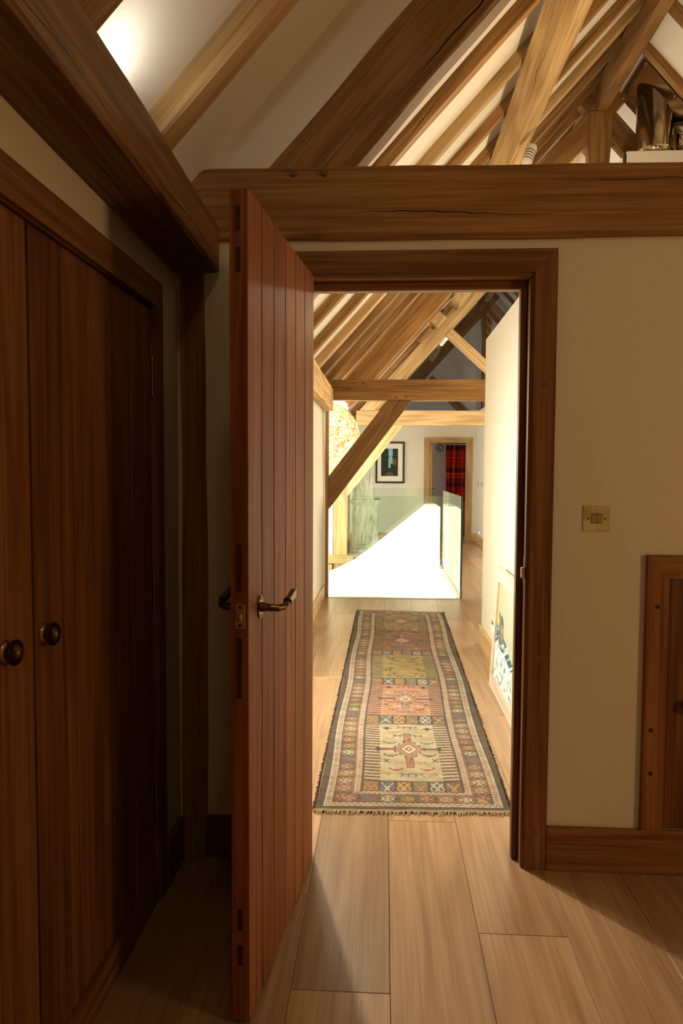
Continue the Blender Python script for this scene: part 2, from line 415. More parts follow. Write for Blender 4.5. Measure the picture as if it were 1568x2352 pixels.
# ------------------------------------------------------------------ near doorway: lining and architrave
r0 = bpy.data.objects.new('door_1', None); COL.objects.link(r0); r0.location = (.09, YW, 0); r0['kind'] = 'structure'
def stiles(name, mat, parent, x0, x1, z1, w, y0, y1, z0=0.):
    for pts in ([(x0, z0), (x0 + w, z0), (x0 + w, z1 - w), (x0, z1)], [(x1 - w, z0), (x1, z0), (x1, z1), (x1 - w, z1 - w)]):
        bm = new(); prism(bm, [(a, y0, z) for a, z in pts], (0, y1 - y0, 0)); bmesh.ops.bevel(bm, geom=[e for e in bm.edges if abs(e.verts[0].co.z - e.verts[1].co.z) > .3], offset=.003, segments=2, affect='EDGES'); link(name, bm, mat, parent)
def mitred(bm, x0, x1, z1, w, y0, y1, z0=0., axis='X'):
    """architrave around an opening: outer x0..x1, top z1, width w, depth y0..y1"""
    def P(a, z): return (a, y0, z) if axis == 'X' else (y0, a, z)
    d = (0, y1 - y0, 0) if axis == 'X' else (y1 - y0, 0, 0)
    prism(bm, [P(x0, z0), P(x0 + w, z0), P(x0 + w, z1 - w), P(x0, z1)], d)
    prism(bm, [P(x1 - w, z0), P(x1, z0), P(x1, z1), P(x1 - w, z1 - w)], d)
def mitred_top(bm, x0, x1, z1, w, y0, y1, axis='X'):
    def P(a, z): return (a, y0, z) if axis == 'X' else (y0, a, z)
    d = (0, y1 - y0, 0) if axis == 'X' else (y1 - y0, 0, 0)
    g = .0006
    prism(bm, [P(x0 + g, z1), P(x0 + w + g, z1 - w), P(x1 - w - g, z1 - w), P(x1 - g, z1)], d)
stiles('architrave', M['trimZ'], r0, -.352, .552, 2.054, .074, YW - .016, YW)
bm = new(); mitred_top(bm, -.352, .552, 2.054, .074, YW - .016, YW); link('architrave_head', bm, M['trimX'], r0)
bm = new(); box(bm, .468, .492, YW - .006, YW + .125, 0, 1.968, .005); box(bm, -.296, -.272, YW - .006, YW + .125, 0, 1.968, .005)
link('door_lining', bm, M['trimZ'], r0)
bm = new(); box(bm, -.296, .492, YW - .006, YW + .125, 1.968, 1.992, .0015); link('lining_head', bm, M['trimX'], r0)
bm = new(); box(bm, .447, .468, YW + .045, YW + .085, 0, 1.947, .004); box(bm, -.272, -.251, YW + .045, YW + .085, 0, 1.947, .004); link('door_stop', bm, M['trimZ'], r0)
bm = new(); box(bm, -.272, .468, YW + .045, YW + .085, 1.940, 1.968, .004); link('stop_head', bm, M['trimX'], r0)
bm = new(); mitred(bm, -.352, .552, 2.054, .08, YW + .12, YW + .136); mitred_top(bm, -.352, .552, 2.054, .08, YW + .12, YW + .136); link('corridor_architrave', bm, M['skirtZ'], r0)
bm = new(); box(bm, .4665, .469, YW + .008, YW + .03, .955, 1.055); link('strike_plate', bm, M['brass'], r0)
bm = new(); box(bm, .455, .468, YW - .004, YW + .012, .985, 1.022, .003); link('strike_lip', bm, M['nickel'], r0)
for (x, z) in ((.09, 2.018), (.515, .72), (.515, 1.62), (.515, .13)):
    bm = new(); lathe(bm, [(0, .008), (.0006, .008)], (x, YW - .0155, z), (0, -1, 0), 14); link('oak_plug', bm, M['trimY'], r0)

# ------------------------------------------------------------------ open door leaf
A = Vector((-.3135, 1.658, 0)); B = Vector((-.236, 2.398, 0)); dv = (B - A); LW = dv.length; dv.normalize(); nx = Vector((dv.y, -dv.x, 0))  # nx faces the right
leaf = bpy.data.objects.new('door_leaf', None); COL.objects.link(leaf)
tag(leaf, 'open boarded oak door standing ajar in front of the corridor doorway', 'door')
mm = Matrix((dv, nx, Vector((0, 0, 1)))).transposed().to_4x4(); mm.translation = A; leaf.matrix_world = mm
# leaf-local: x along the leaf from the leading edge, y out of the right-hand face, z up
def lk(name, bm, mat, parent=leaf, smooth=False, label=None):
    bmesh.ops.recalc_face_normals(bm, faces=bm.faces); me = bpy.data.meshes.new(name); bm.to_mesh(me); bm.free(); me.materials.append(mat)
    if smooth:
        for p in me.polygons: p.use_smooth = True
    o = bpy.data.objects.new(name, me); COL.objects.link(o); o.parent = parent
    if label: o['label'] = label
    return o
def boards_mesh(name, edges, z0, z1, yo, depth, g=.004, mat=None, parent=None, axis=0):
    """vertical boards with V grooves on the outer face; edges are positions along the leaf"""
    bm = new(); rn = []
    for k, (a, b) in enumerate(zip(edges, edges[1:])):
        n0 = len(bm.faces); q = random.random()
        ga = 0 if k == 0 else g; gb = 0 if k == len(edges) - 2 else g
        pts = [(a, yo - depth), (b, yo - depth), (b, yo - (g * 1.7 if gb else 0)), (b - gb, yo), (a + ga, yo), (a, yo - (g * 1.7 if ga else 0))]
        if axis == 0: prism(bm, [(x, y, z0) for x, y in pts], (0, 0, z1 - z0))
        else: prism(bm, [(y, x, z0) for x, y in pts], (0, 0, z1 - z0))
        rn += [q] * (len(bm.faces) - n0)
    bmesh.ops.recalc_face_normals(bm, faces=bm.faces)
    if axis and parent is not None: bmesh.ops.transform(bm, matrix=Matrix.Translation(-wloc(parent)), verts=bm.verts)
    me = bpy.data.meshes.new(name); bm.to_mesh(me); bm.free(); me.materials.append(mat)
    at = me.attributes.new('rnd', 'FLOAT', 'FACE'); at.data.foreach_set('value', np.array(rn, dtype=np.float32))
    o = bpy.data.objects.new(name, me); COL.objects.link(o); o.parent = parent; return o
ZT = 1.974
boards_mesh('boards', [s * LW for s in (.0, .154, .312, .482, .649, .816, 1.)], .008, ZT, 0., .016, .005, M['door'], leaf)
bm = new(); box(bm, 0, LW, -.0435, -.0162, .008, ZT, .001); lk('frame', bm, M['dooredge'])
bm = new(); box(bm, -.0018, .0008, -.0432, -.0003, .008, ZT, .0005); lk('edge_strip', bm, M['dooredge'])
for z0, z1 in ((1.882, 1.938), (1.79, 1.845), (1.055, 1.165), (.80, .945), (.235, .287), (.148, .198)):
    bm = new(); box(bm, -.0024, .002, -.0285, -.0170, z0, z1); lk('tenon_plug', bm, M['plug'])
# latch plate
bm = new(); box(bm, -.0042, .002, -.0325, -.0085, .966, 1.026, .0008); lp = lk('latch_plate', bm, M['brass'])
bm = new(); box(bm, -.0115, .0, -.0275, -.0135, .985, 1.004, .003); lk('latch_bolt', bm, M['brass'], lp)
for z in (.974, 1.018):
    bm = new(); lathe(bm, [(0, .0042), (.0016, .0036)], (-.0040, -.0205, z), (-1, 0, 0), 12); lk('screw', bm, M['screw'], lp)
# lever handles on both faces
for s, yo in ((1, 0.), (-1, -.0435)):
    x0, z0 = .092, 1.002
    bm = new(); n = 30
    ring = [(x0 + .021 * math.cos(2 * math.pi * k / n), z0 + .029 * math.sin(2 * math.pi * k / n)) for k in range(n)]
    prism(bm, [(x, yo, z) for x, z in ring], (0, s * .0045, 0)); bmesh.ops.bevel(bm, geom=[e for e in bm.edges if all(abs(v.co.y - yo) > .003 for v in e.verts)], offset=.0015, segments=1, affect='EDGES')
    lathe(bm, [(0, .0125), (.012, .011), (.016, .009)], (x0, yo + s * .004, z0), (0, s, 0), 20)
    h = lk('lever_handle', bm, M['bronze'], smooth=False)
    bm = new()
    tube(bm, [(x0, yo + s * .012, z0), (x0, yo + s * .030, z0 - .001), (x0 + .004, yo + s * .048, z0 - .002), (x0 + .012, yo + s * .058, z0), (x0 + .024, yo + s * .062, z0 + .004), (x0 + .036, yo + s * .062, z0 + .008)],
         [.0095, .0095, .0090, .0082, .0076, .0085], 16)
    tube(bm, [(x0 + .034, yo + s * .062, z0 + .008), (x0 + .037, yo + s * .062, z0 + .009), (x0 + .040, yo + s * .062, z0 + .010)], [.0105, .0115, .0105], 16)
    # paddle grip
    pr = [(x0 + .040, z0 + .004), (x0 + .105, z0 + .008), (x0 + .108, z0 + .026), (x0 + .104, z0 + .030), (x0 + .040, z0 + .017)]
    prism(bm, [(x, yo + s * .0555, z) for x, z in pr], (0, s * .013, 0)); lk('lever', bm, M['bronze'], h)
    for dz in (-.021, .021):
        bm = new(); lathe(bm, [(0, .0038), (.0014, .003)], (x0, yo + s * .0045, z0 + dz), (0, s, 0), 10); lk('screw', bm, M['screw'], h)
for z in (.25, 1.0, 1.72):
    bm = new(); tube(bm, [(LW + .004, -.048, z - .05), (LW + .004, -.048, z + .05)], .006, 10); lk('hinge', bm, M['brass'])

# ------------------------------------------------------------------ wardrobe in the left wall
w0 = thing('wardrobe', (XL, 1.4, 0), 'built-in wardrobe with dark boarded double doors in the left wall', 'wardrobe')
YA, YB = .66, 2.146
bm = new(); FX0, FX1 = XL - .002, XL + .015
prism(bm, [(FX0, YA - .06, 0), (FX0, YA, 0), (FX0, YA, 1.825), (FX0, YA - .06, 1.902)], (FX1 - FX0, 0, 0))
link('frame_stile', bm, M['trimZ'], w0); bm = new()
prism(bm, [(FX0, YB, 0), (FX0, YB + .06, 0), (FX0, YB + .06, 1.902), (FX0, YB, 1.825)], (FX1 - FX0, 0, 0))
box(bm, XL - .05, XL - .004, YB, YB + .012, 0, 1.825)
link('frame_stile', bm, M['trimZ'], w0)
bm = new(); prism(bm, [(FX0, YA, 1.825), (FX0, YB, 1.825), (FX0, YB + .06, 1.902), (FX0, YA - .06, 1.902)], (FX1 - FX0, 0, 0)); box(bm, XL - .05, XL + .002, YA, YB, 1.822, 1.84); link('frame_head', bm, M['trimY'], w0)
bm = new(); box(bm, XL - .03, XL + .006, YA, YB, 0, .098, .002); link('plinth', bm, M['trimY'], w0)
for (ys, ky, op) in (([.665, .80, .955, 1.10, 1.25, 1.392], 1.283, 0), ([1.402, 1.551, 1.688, 1.82, 1.974, 2.143], 1.437, 0)):
    d = boards_mesh('door', ys, .102, 1.818, XL - .005, .028, .005, M['ward'], w0, axis=1)
    bm = new(); lathe(bm, [(0, .020), (.005, .0215), (.009, .016), (.013, .0135)], (XL - .006, ky, .998), (1, 0, 0))
    k = link('knob', bm, M['brass'], d, smooth=True)
    bm = new(); prof = [(.012, .0145), (.016, .0225), (.021, .0245)]
    for q in range(1, 9):
        a = q / 9; rr = .0245 * math.cos(a * 1.45); prof.append((.021 + .014 * math.sin(a * 1.5) + .0007, rr)); prof.append((.021 + .014 * math.sin(a * 1.5) + .0001, rr - .0016))
    prof.append((.0350, .0015)); lathe(bm, prof, (XL - .006, ky, .998), (1, 0, 0)); link('knob_cap', bm, M['knob'], k)
for z in (1.618, .970, .314):
    bm = new(); ya = YB - .001
    for q in range(5): tube(bm, [(XL + .001, ya, z - .056 + .0226 * q), (XL + .001, ya, z - .056 + .0226 * q + .0216)], .0052, 10)
    tube(bm, [(XL + .001, ya, z - .059), (XL + .001, ya, z + .060)], .0035, 8); box(bm, XL - .0055, XL - .004, ya - .022, ya, z - .056, z + .057)
    link('hinge', bm, M['brass'], w0)

# ------------------------------------------------------------------ small cupboard in the right wall
c0 = thing('wall_cupboard', (1.2, YW, 0), 'low dark oak cupboard door set in the wall below the light switch', 'cupboard')
stiles('frame_stile', M['trimZ'], c0, .856, 1.56, 1.069, .075, YW - .018, YW, .152)
bm = new(); mitred_top(bm, .856, 1.56, 1.069, .075, YW - .018, YW); link('frame_head', bm, M['trimX'], c0)
d = boxo('door', M['ward'], (.935, 1.481, YW - .009, YW, .155, .99), c0, .001)
bm = new(); lathe(bm, [(0, .018), (.005, .019), (.009, .014), (.014, .013), (.018, .022), (.023, .024), (.030, .019), (.034, .010), (.035, .001)], (1.000, YW - .009, .575), (0, -1, 0)); link('knob', bm, M['knob'], d, smooth=True)
for (x, z) in ((.893, .90), (.882, .49), (.885, .345)):
    bm = new(); lathe(bm, [(0, .0075), (.0008, .0075)], (x, YW - .018, z), (0, -1, 0), 14); link('oak_plug', bm, M['plug'], c0)
for (x, z) in ((.572, .12), (.885, .115), (.885, .045)):
    pass

# ------------------------------------------------------------------ brass light switch
s0 = thing('light_switch', (.6945, YW, 1.187), 'square tarnished brass light switch plate right of the doorway', 'light switch')
boxo('plate', M['plate'], (.651, .738, YW - .004, YW, 1.144, 1.229), s0, .001)
bm = new(); box(bm, .6775, .7125, YW - .0046, YW - .003, 1.170, 1.202); link('switch_well', bm, M['slot'], s0)
for x in (.6785, .6955):
    bm = new(); prism(bm, [(x, YW - .0048, 1.1715), (x, YW - .0075, 1.1715), (x, YW - .0050, 1.200), (x, YW - .0048, 1.200)], (.0155, 0, 0)); link('rocker', bm, M['brass'], s0)
for x in (.668, .7215):
    bm = new(); lathe(bm, [(0, .0034), (.001, .003)], (x, YW - .004, 1.186), (0, -1, 0), 12); link('screw', bm, M['screw'], s0)

# ------------------------------------------------------------------ near timbers
g_tr = None
def peg_local(ob, pts): pegs(ob, pts)
tb = timber('tie_beam', (-.64, 2.385, 2.09), (1, 0, 0), (0, 1, 0), 5.4, .13, .228, M['beamN'], 'long cracked oak tie beam directly above the open door', 'beam', ch=.009, wob=.0025)
pegs(tb, [(.64 - .303, 0, .208, (0, -1, 0)), (.64 - .203, 0, .208, (0, -1, 0))], .0105)
pl = timber('wall_plate', (-.695, 2.384, 1.986), (0, -1, .018), (1, 0, 0), 4.4, .150, .156, M['beamN'], 'massive oak wall plate running above the wardrobe to the door', 'beam', ch=.008, wob=.003)
timber('corner_post', (-.683, 2.398, 0), (0, 0, 1), (1, 0, 0), 1.992, .085, .10, M['beamN'], 'dark oak corner post between the wardrobe and the open door', 'post', ch=.006, wob=.003)
def slope_timber(name, y, th, dep, x0, x1, mat, label, cat, group=None, side=0, top=0., **kw):
    """a timber lying in a roof slope: near face at y, thickness th away from camera, depth dep below the plaster"""
    a = SV if side == 0 else SR; n = NV if side == 0 else NR
    if side == 0: o = Vector((x0, y, cz(x0)))
    else: o = Vector((x0, y, cz(x0)))
    L = abs(x1 - x0) / math.cos(AN)
    # local X along slope, local Y = +Y world or -Y, local Z = n
    ay = n.cross(a)   # so that a x ay = n
    if ay.y < 0: o = o + Vector((0, th, 0))
    o = o + n * (-.004 + top)
    return timber(name, o, a, ay, L, th, dep + .004 - top, mat, label, cat, group, **kw)
ORD = ['first', 'second', 'third', 'fourth', 'fifth', 'sixth', 'seventh', 'eighth', 'ninth', 'tenth']
slope_timber('rafter', 1.40, .095, .071, -.72, CX, M['oakX'], 'oak rafter at the top left corner of the near slope', 'rafter')
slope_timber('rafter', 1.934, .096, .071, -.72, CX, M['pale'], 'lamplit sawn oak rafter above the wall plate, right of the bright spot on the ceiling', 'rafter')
slope_timber('principal_rafter', 2.395, .105, .363, -.525, CX, M['beamN'], 'wide dark oak principal rafter rising from the near tie beam', 'rafter', wob=.004, ch=.008, top=.158)
slope_timber('rafter', 2.56, .06, .27, -.42, CX, M['red'], 'thin reddish rafter board close behind the near principal rafter', 'rafter', top=.10)
bm = new(); prism(bm, [(-.60, 2.402, 2.318), (CX, 2.402, cz(CX)), (CX, 2.402, cz(CX) - .235), (-.387, 2.402, 2.318)], (0, .10, 0)); struct('wall_truss_infill', bm, M['wall'])
k = 0
for i, y in enumerate((3.15, 3.78, 4.43, 5.05, 5.70, 6.30, 6.85, 7.42)):
    slope_timber('rafter', y, .085, .068, -.72, CX, M['pale' if i in (2, 5) else 'oakX'], '%s common oak rafter beyond the near tie beam on the left slope' % ORD[i], 'rafter', 'common rafters above the corridor')
slope_timber('principal_rafter', 7.61, .11, .363, -.535, CX, M['beamN'], 'dark oak principal rafter of the middle truss, above the corridor end', 'rafter', top=.158)
for i in range(6):
    slope_timber('rafter', 8.0 + .63 * i, .085, .068, -.57, CX, M['oakX'], '%s common rafter beyond the middle truss, over the stairwell' % ORD[i], 'rafter', 'common rafters above the stairwell')
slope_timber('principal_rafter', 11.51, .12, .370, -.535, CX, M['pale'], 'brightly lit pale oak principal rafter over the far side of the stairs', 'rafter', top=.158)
for i in range(6):
    slope_timber('rafter', 12.1 + .56 * i, .085, .068, -.72, CX, M['oakX'], '%s common rafter beyond the lit far truss' % ORD[i], 'rafter', 'common rafters near the gable')
slope_timber('principal_rafter', 15.75, .13, .39, -.5, CX, M['beamN'], 'left dark principal rafter of the truss behind the gable glass', 'rafter', top=.14)
slope_timber('principal_rafter', 15.75, .13, .39, 4.7, CX, M['beamN'], 'right dark principal rafter of the truss behind the gable glass', 'rafter', side=1, top=.14)
# right-hand slope
slope_timber('principal_rafter', 7.61, .12, .363, 4.7, CX, M['beamN'], 'right principal rafter of the middle truss, beside the steel flue', 'rafter', side=1, top=.158)
slope_timber('rafter', 6.78, .085, .070, 4.7, CX, M['oakX'], 'oak rafter framing the steel flue plate on the right slope', 'rafter', side=1)
j = 0
for y in (2.7, 3.3, 3.9, 4.5, 5.1, 5.65, 6.2, 8.2, 8.8, 9.4, 10., 10.6, 11.2, 12.4, 13., 13.6, 14.5, 15.1):
    slope_timber('rafter', y, .085, .061, 4.7, CX, M['oakX'], 'plain oak common rafter on the right-hand roof slope, clear of the flue', 'rafter', 'common rafters on the right slope', side=1)
# ridge, purlins
def ybeam(name, x0, x1, y0, y1, z0, z1, mat, label, cat='beam', **kw):
    return timber(name, (x1, y0, z0), (0, 1, 0), (-1, 0, 0), y1 - y0, x1 - x0, z1 - z0, mat, label, cat, **kw)
ybeam('ridge_beam', 2.085, 2.205, -2., 7.62, 4.965, 5.22, M['oakX'], 'oak ridge beam descending to the near king post at top right')
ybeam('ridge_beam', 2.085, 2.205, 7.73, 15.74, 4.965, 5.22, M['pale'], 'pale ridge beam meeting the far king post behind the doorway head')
def purlin(x, y0, y1, label, mat):
    z = 2.598 + 1.1 * x; c = Vector((x, y0, z)); ay = -NV; ax = Vector((0, 1, 0)); az = ax.cross(ay)
    w_ = .19; o = c if az.dot(SV) > 0 else c + SV * w_
    return timber('purlin', o, ax, ay, y1 - y0, .178, w_, mat, label, 'beam', ch=.008, wob=.003)
purlin(.923, -1.8, 7.6, 'bright cracked oak purlin crossing the upper middle toward the near tie beam', M['pale'])
purlin(1.13, 7.73, 11.50, 'short bright oak purlin with a notched end, seen under the door head', M['pale'])
purlin(1.0, 11.65, 15.75, 'pale far purlin resting on the gable truss', M['pale'])
# blocks at the lit truss
timber('purlin_block', Vector((.80, 11.30, 3.56)), SV, (0, 1, 0), .20, .17, .16, M['pale'], 'square oak block lodged beside the notched purlin end', 'block')
timber('purlin_wedge', Vector((.56, 11.34, 3.33)), SV, (0, 1, 0), .26, .12, .10, M['oakX'], 'tapered oak wedge on the lit truss below the square block', 'block')
# middle truss
timber('tie_beam', (-.615, 7.6, 2.082), (1, 0, 0), (0, 1, 0), 5.3, .13, .215, M['beamN'], 'dark oak tie beam of the middle truss at the end of the corridor', 'beam', ch=.006)
pegs([o for o in COL.objects if o.name.startswith('tie_beam')][-1], [(.615 - .32, 0, .178, (0, -1, 0)), (.615 - .22, 0, .178, (0, -1, 0)), (.615 + .12, 0, .035, (0, -1, 0)), (.615 + .22, 0, .035, (0, -1, 0))], .011)
def king(y, x0, x1, ztop, zbot, wtop, wbot, label, th=.12):
    bm = new(); c = (x0 + x1) / 2
    pts = [(c - wbot / 2, y, zbot), (c + wbot / 2, y, zbot), (c + wbot / 2, y, ztop - .75), (c + wtop / 2, y, ztop - .28), (c + wtop / 2, y, ztop), (c - wtop / 2, y, ztop), (c - wtop / 2, y, ztop - .28), (c - wbot / 2, y, ztop - .75)]
    prism(bm, pts, (0, th, 0)); bmesh.ops.bevel(bm, geom=bm.edges, offset=.004, segments=1, affect='EDGES')
    return tag(link('king_post', bm, M['oakZ']), label, 'post')
king(7.6, 2.02, 2.25, 4.965, 2.30, .235, .165, 'dark jowled king post at top right, beside the steel flue')
king(15.75, 2.04, 2.27, 4.965, 2.30, .235, .165, 'dark far king post seen just left of the corridor wall top')
king(11.5, 2.04, 2.27, 4.965, 2.30, .235, .165, 'king post of the lit truss hidden mostly behind the corridor wall')
def strut(p0, p1, w, th, y, mat, label, name='brace', cat='brace'):
    """in-plane member; p0->p1 (x,z) is its upper-left edge, width w to the lower right side of the travel direction"""
    d = Vector((p1[0] - p0[0], 0, p1[1] - p0[1])); L = d.length; d.normalize()
    az = Vector((d.z, 0, -d.x))                       # to the right of travel
    ay = az.cross(d)
    o = Vector((p0[0], y, p0[1]))
    if ay.y < 0: o.y += th
    return timber(name, o, d, ay, L, th, w, mat, label, cat)
def brace(pts, y, th, mat, label):
    """polygon in the truss plane; grain runs along its first edge"""
    p0, p1 = Vector((pts[0][0], 0, pts[0][1])), Vector((pts[1][0], 0, pts[1][1])); ax = (p1 - p0).normalized(); ay = Vector((0, 1, 0)); az = ax.cross(ay)
    bm = new(); m = Matrix((ax, ay, az)); L = [m @ (Vector((x, 0, z)) - p0) for x, z in pts]
    prism(bm, L, (0, th, 0)); bmesh.ops.bevel(bm, geom=bm.edges, offset=.004, segments=1, affect='EDGES')
    o = link('brace', bm, mat); w = m.transposed().to_4x4(); w.translation = Vector((p0.x, y, p0.z)); o.matrix_world = w
    return tag(o, label, 'brace')
brace([(-.585, 1.290), (.030, 2.085), (.280, 2.085), (-.585, .938)], 7.615, .075, M['beamN'], 'dark diagonal oak brace in front of the glowing globe')
timber('truss_post', (-.645, 7.6, 0), (0, 0, 1), (1, 0, 0), 2.09, .055, .13, M['oakX'], 'narrow oak post at the left end of the glass balustrade', 'post')
# plate along the corridor
ybeam('wall_plate', -.76, -.540, 2.53, 7.6, 1.968, 2.20, M['pale'], 'pale oak wall plate over the corridor left wall')
# lit far truss
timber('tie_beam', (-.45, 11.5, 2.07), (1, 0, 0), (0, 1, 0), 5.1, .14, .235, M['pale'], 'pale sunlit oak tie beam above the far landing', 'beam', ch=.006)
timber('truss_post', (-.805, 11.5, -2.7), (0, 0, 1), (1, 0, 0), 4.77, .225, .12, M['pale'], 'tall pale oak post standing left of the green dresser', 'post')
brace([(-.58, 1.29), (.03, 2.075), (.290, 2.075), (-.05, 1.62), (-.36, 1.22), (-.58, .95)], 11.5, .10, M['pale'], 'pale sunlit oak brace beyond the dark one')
strut((1.04, 3.58), (2.10, 2.62), .155, .10, 11.5, M['pale'], 'bright oak strut slanting down to the corridor wall top', 'strut', 'brace')
# gable truss (behind the glass)
timber('tie_beam', (-.5, 15.75, 2.1), (1, 0, 0), (0, 1, 0), 5.2, .13, .25, M['beamN'], 'far gable truss tie beam behind the lit tie beam', 'beam')
strut((1.02, 3.42), (2.12, 2.35), .17, .1, 15.75, M['beamN'], 'dark strut of the gable truss seen through the grey glass', 'strut', 'brace')
# fascia of the void
timber('fascia_beam', (-2.9, 11.46, -.13), (1, 0, 0), (0, 1, 0), 2.42, .10, .13, M['pale'], 'upper pale oak fascia beam at the floor edge by the tall post', 'beam')
timber('fascia_beam', (-2.9, 11.47, -.27), (1, 0, 0), (0, 1, 0), 2.08, .10, .13, M['pale'], 'lower pale oak fascia beam left of the tall post', 'beam')

# ------------------------------------------------------------------ stair enclosure and glass
bm = new()
P = [(.775, -2.7), (.775, .855), (.762, .866), (.62, .866), (-.185, .205), (-.45, .01), (-.73, -.135), (-1.3, -.33), (-2.4, -.45), (-2.4, -2.7)]
prism(bm, [(x, 10.0, z) for x, z in P], (0, .87, 0)); bmesh.ops.bevel(bm, geom=[e for e in bm.edges if abs(e.verts[0].co.z - e.verts[1].co.z) < 2 and e.verts[0].co.z > -1], offset=.006, segments=1, affect='EDGES')
tag(link('stair_enclosure', bm, M['white']), 'brilliant white sloping plaster enclosure of the staircase behind glass', 'staircase')
def pane(name, pts, d, label, cat='glass balustrade', edge=None):
    root = thing(name, pts[0], label, cat)
    bm = new(); prism(bm, pts, d); link('pane', bm, M['glass'], root)
    if edge:
        for (a, b, w) in edge:
            bm = new(); a, b = Vector(a), Vector(b)
            tube(bm, [a, b], w, 4); link('edge', bm, M['glassedge'], root)
    return root
pane('glass_balustrade', [(-.585, 7.66, 0), (.80, 7.66, 0), (.80, 7.66, 1.083), (-.585, 7.66, 1.083)], (0, .012, 0), 'clear glass balustrade pane facing the rug at the stairhead')
pane('glass_balustrade', [(.812, 7.672, 0), (.812, 10.05, 0), (.812, 10.05, 1.083), (.812, 7.672, 1.083)], (.018, 0, 0), 'greenish glass balustrade pane along the right side of the stairwell',
     edge=[((.824, 7.665, 0), (.824, 7.665, 1.083), .007)])
pane('glass_balustrade', [(-.56, 10.86, -.05), (-.30, 10.86, .115), (.62, 10.86, .868), (.77, 10.86, .868), (.77, 10.86, 1.10), (-.56, 10.86, 1.10)], (0, .012, 0), 'glass pane with a sloping foot above the white stair enclosure')
bm = new(); box(bm, -.60, .865, 7.59, 7.655, -.02, .004); box(bm, .83, .865, 7.655, 10.93, -.02, .004); tag(link('floor_channel', bm, M['nickel']), 'slim metal floor channel holding the balustrade glass at the stairhead', 'trim')
bm = new(); box(bm, .775, .812, 7.70, 10.0, -.06, .003); struct('trim_1', bm, M['stone'])
l0 = thing('step_light', (.80, 10.5, .04), 'small blue floor light glowing at the far glass corner', 'lamp')
bm = new(); lathe(bm, [(0, .016), (.01, .014)], (.80, 10.45, .06), (0, -1, 0), 14); link('lens', bm, M['led'], l0)
boxo('housing', M['nickel'], (.785, .815, 10.452, 10.49, .0, .09), l0, .002)

# ------------------------------------------------------------------ gable glass, far door, bedroom, picture
bm = new()
xl = (2.5 - 2.318) / SL - .60; xr = CX + (zr - 2.5) / SL
prism(bm, [(xl, YF + .05, 2.5), (xr, YF + .05, 2.5), (CX, YF + .05, zr - .01)], (0, .015, 0)); struct('window_2', bm, M['gable'])
d2 = bpy.data.objects.new('door_2', None); COL.objects.link(d2); d2.location = (1.23, YF, 0); d2['kind'] = 'structure'
stiles('architrave', M['skirtZ'], d2, .775, 1.69, 2.004, .10, YF - .02, YF)
bm = new(); mitred_top(bm, .775, 1.69, 2.004, .10, YF - .02, YF); link('architrave_head', bm, M['skirtX'], d2)
bm = new(); box(bm, .86, .878, YF - .01, YF + .13, 0, 1.905); box(bm, 1.577, 1.595, YF - .01, YF + .13, 0, 1.905); box(bm, .86, 1.595, YF - .01, YF + .13, 1.903, 1.92); link('door_lining', bm, M['skirtZ'], d2)
lf = thing('door_leaf', (.90, 14.25, 0), 'oak door at the far end, folded back into the far room', 'door')
boxo('leaf', M['skirtZ'], (.885, .925, 14.16, 14.86, .01, 1.895), lf, .002)
boxo('handle_plate', M['nickel'], (.925, .932, 14.22, 14.26, .93, 1.10), lf)
bm = new(); tube(bm, [(.93, 14.24, 1.02), (.97, 14.24, 1.02), (.975, 14.34, 1.02)], .009, 8); link('lever', bm, M['black'], lf)
for z in (1.62, .25): boxo('hinge', M['nickel'], (.877, .884, 14.13, 14.16, z - .05, z + .05), lf)
# tartan curtain
cu = thing('tartan_curtain', (1.5, 15.2, 0), 'red and black tartan curtain hanging in the far room', 'curtain')
nx_, ny_ = 150, 150; X0, X1, Z0, Z1 = 1.285, 1.95, .72, 1.90
uu = np.linspace(0, 1, nx_ + 1); vv = np.linspace(0, 1, ny_ + 1); U, V = np.meshgrid(uu, vv)
amp = .028 * (1 - .3 * V); PY = 15.2 + amp * np.sin(U * 2 * np.pi * 7 + .6 * np.sin(V * 3)) + .008 * np.sin(U * 61)
pos = np.stack([X0 + (X1 - X0) * U + .006 * np.sin(V * 5 + U * 12), PY, Z0 + (Z1 - Z0) * V], -1)
uc = (uu[:-1] + uu[1:]) / 2; vc = (vv[:-1] + vv[1:]) / 2; Uc, Vc = np.meshgrid(uc, vc)
red = lin(178, 24, 16); blk = lin(30, 16, 22); org = lin(226, 98, 40); dr = lin(110, 14, 16)
C = np.ones((ny_, nx_, 3)) * red
def bandv(c0, w, col, a): C[np.abs(Vc - c0) < w] = C[np.abs(Vc - c0) < w] * (1 - a) + col * a
def bandu(c0, w, col, a): C[np.abs(Uc - c0) < w] = C[np.abs(Uc - c0) < w] * (1 - a) + col * a
for c_, w_ in ((.96, .05), (.565, .035), (.30, .035), (.02, .02)): bandv(c_, w_, blk, .85)
for c_ in (.43, .78, .49, .14): bandv(c_, .008, org, .8)
bandv(.38, .05, dr, .6)
for c_ in (.12, .36, .6, .84): bandu(c_, .05, blk, .45)
for c_ in (.24, .48, .72): bandu(c_, .012, org, .5)
grid('cloth', nx_, ny_, pos, C, M['cloth'], cu)
for q in range(7):
    bm = new(); x = 1.31 + q * .1; tube(bm, [(x + .018 * math.cos(a), 15.2, 1.925 + .018 * math.sin(a)) for a in np.linspace(0, 6.28, 13)], .003, 5); link('ring', bm, M['black'], cu)
cr = thing('curtain_pole', (1.5, 15.2, 1.93), 'black iron curtain pole with a curled finial', 'curtain pole')
bm = new(); pts = [(2.1, 15.2, 1.94), (1.3, 15.2, 1.94)]; tube(bm, pts, .011, 8); link('pole', bm, M['black'], cr)
bm = new(); pts = [(1.3, 15.2, 1.94)]
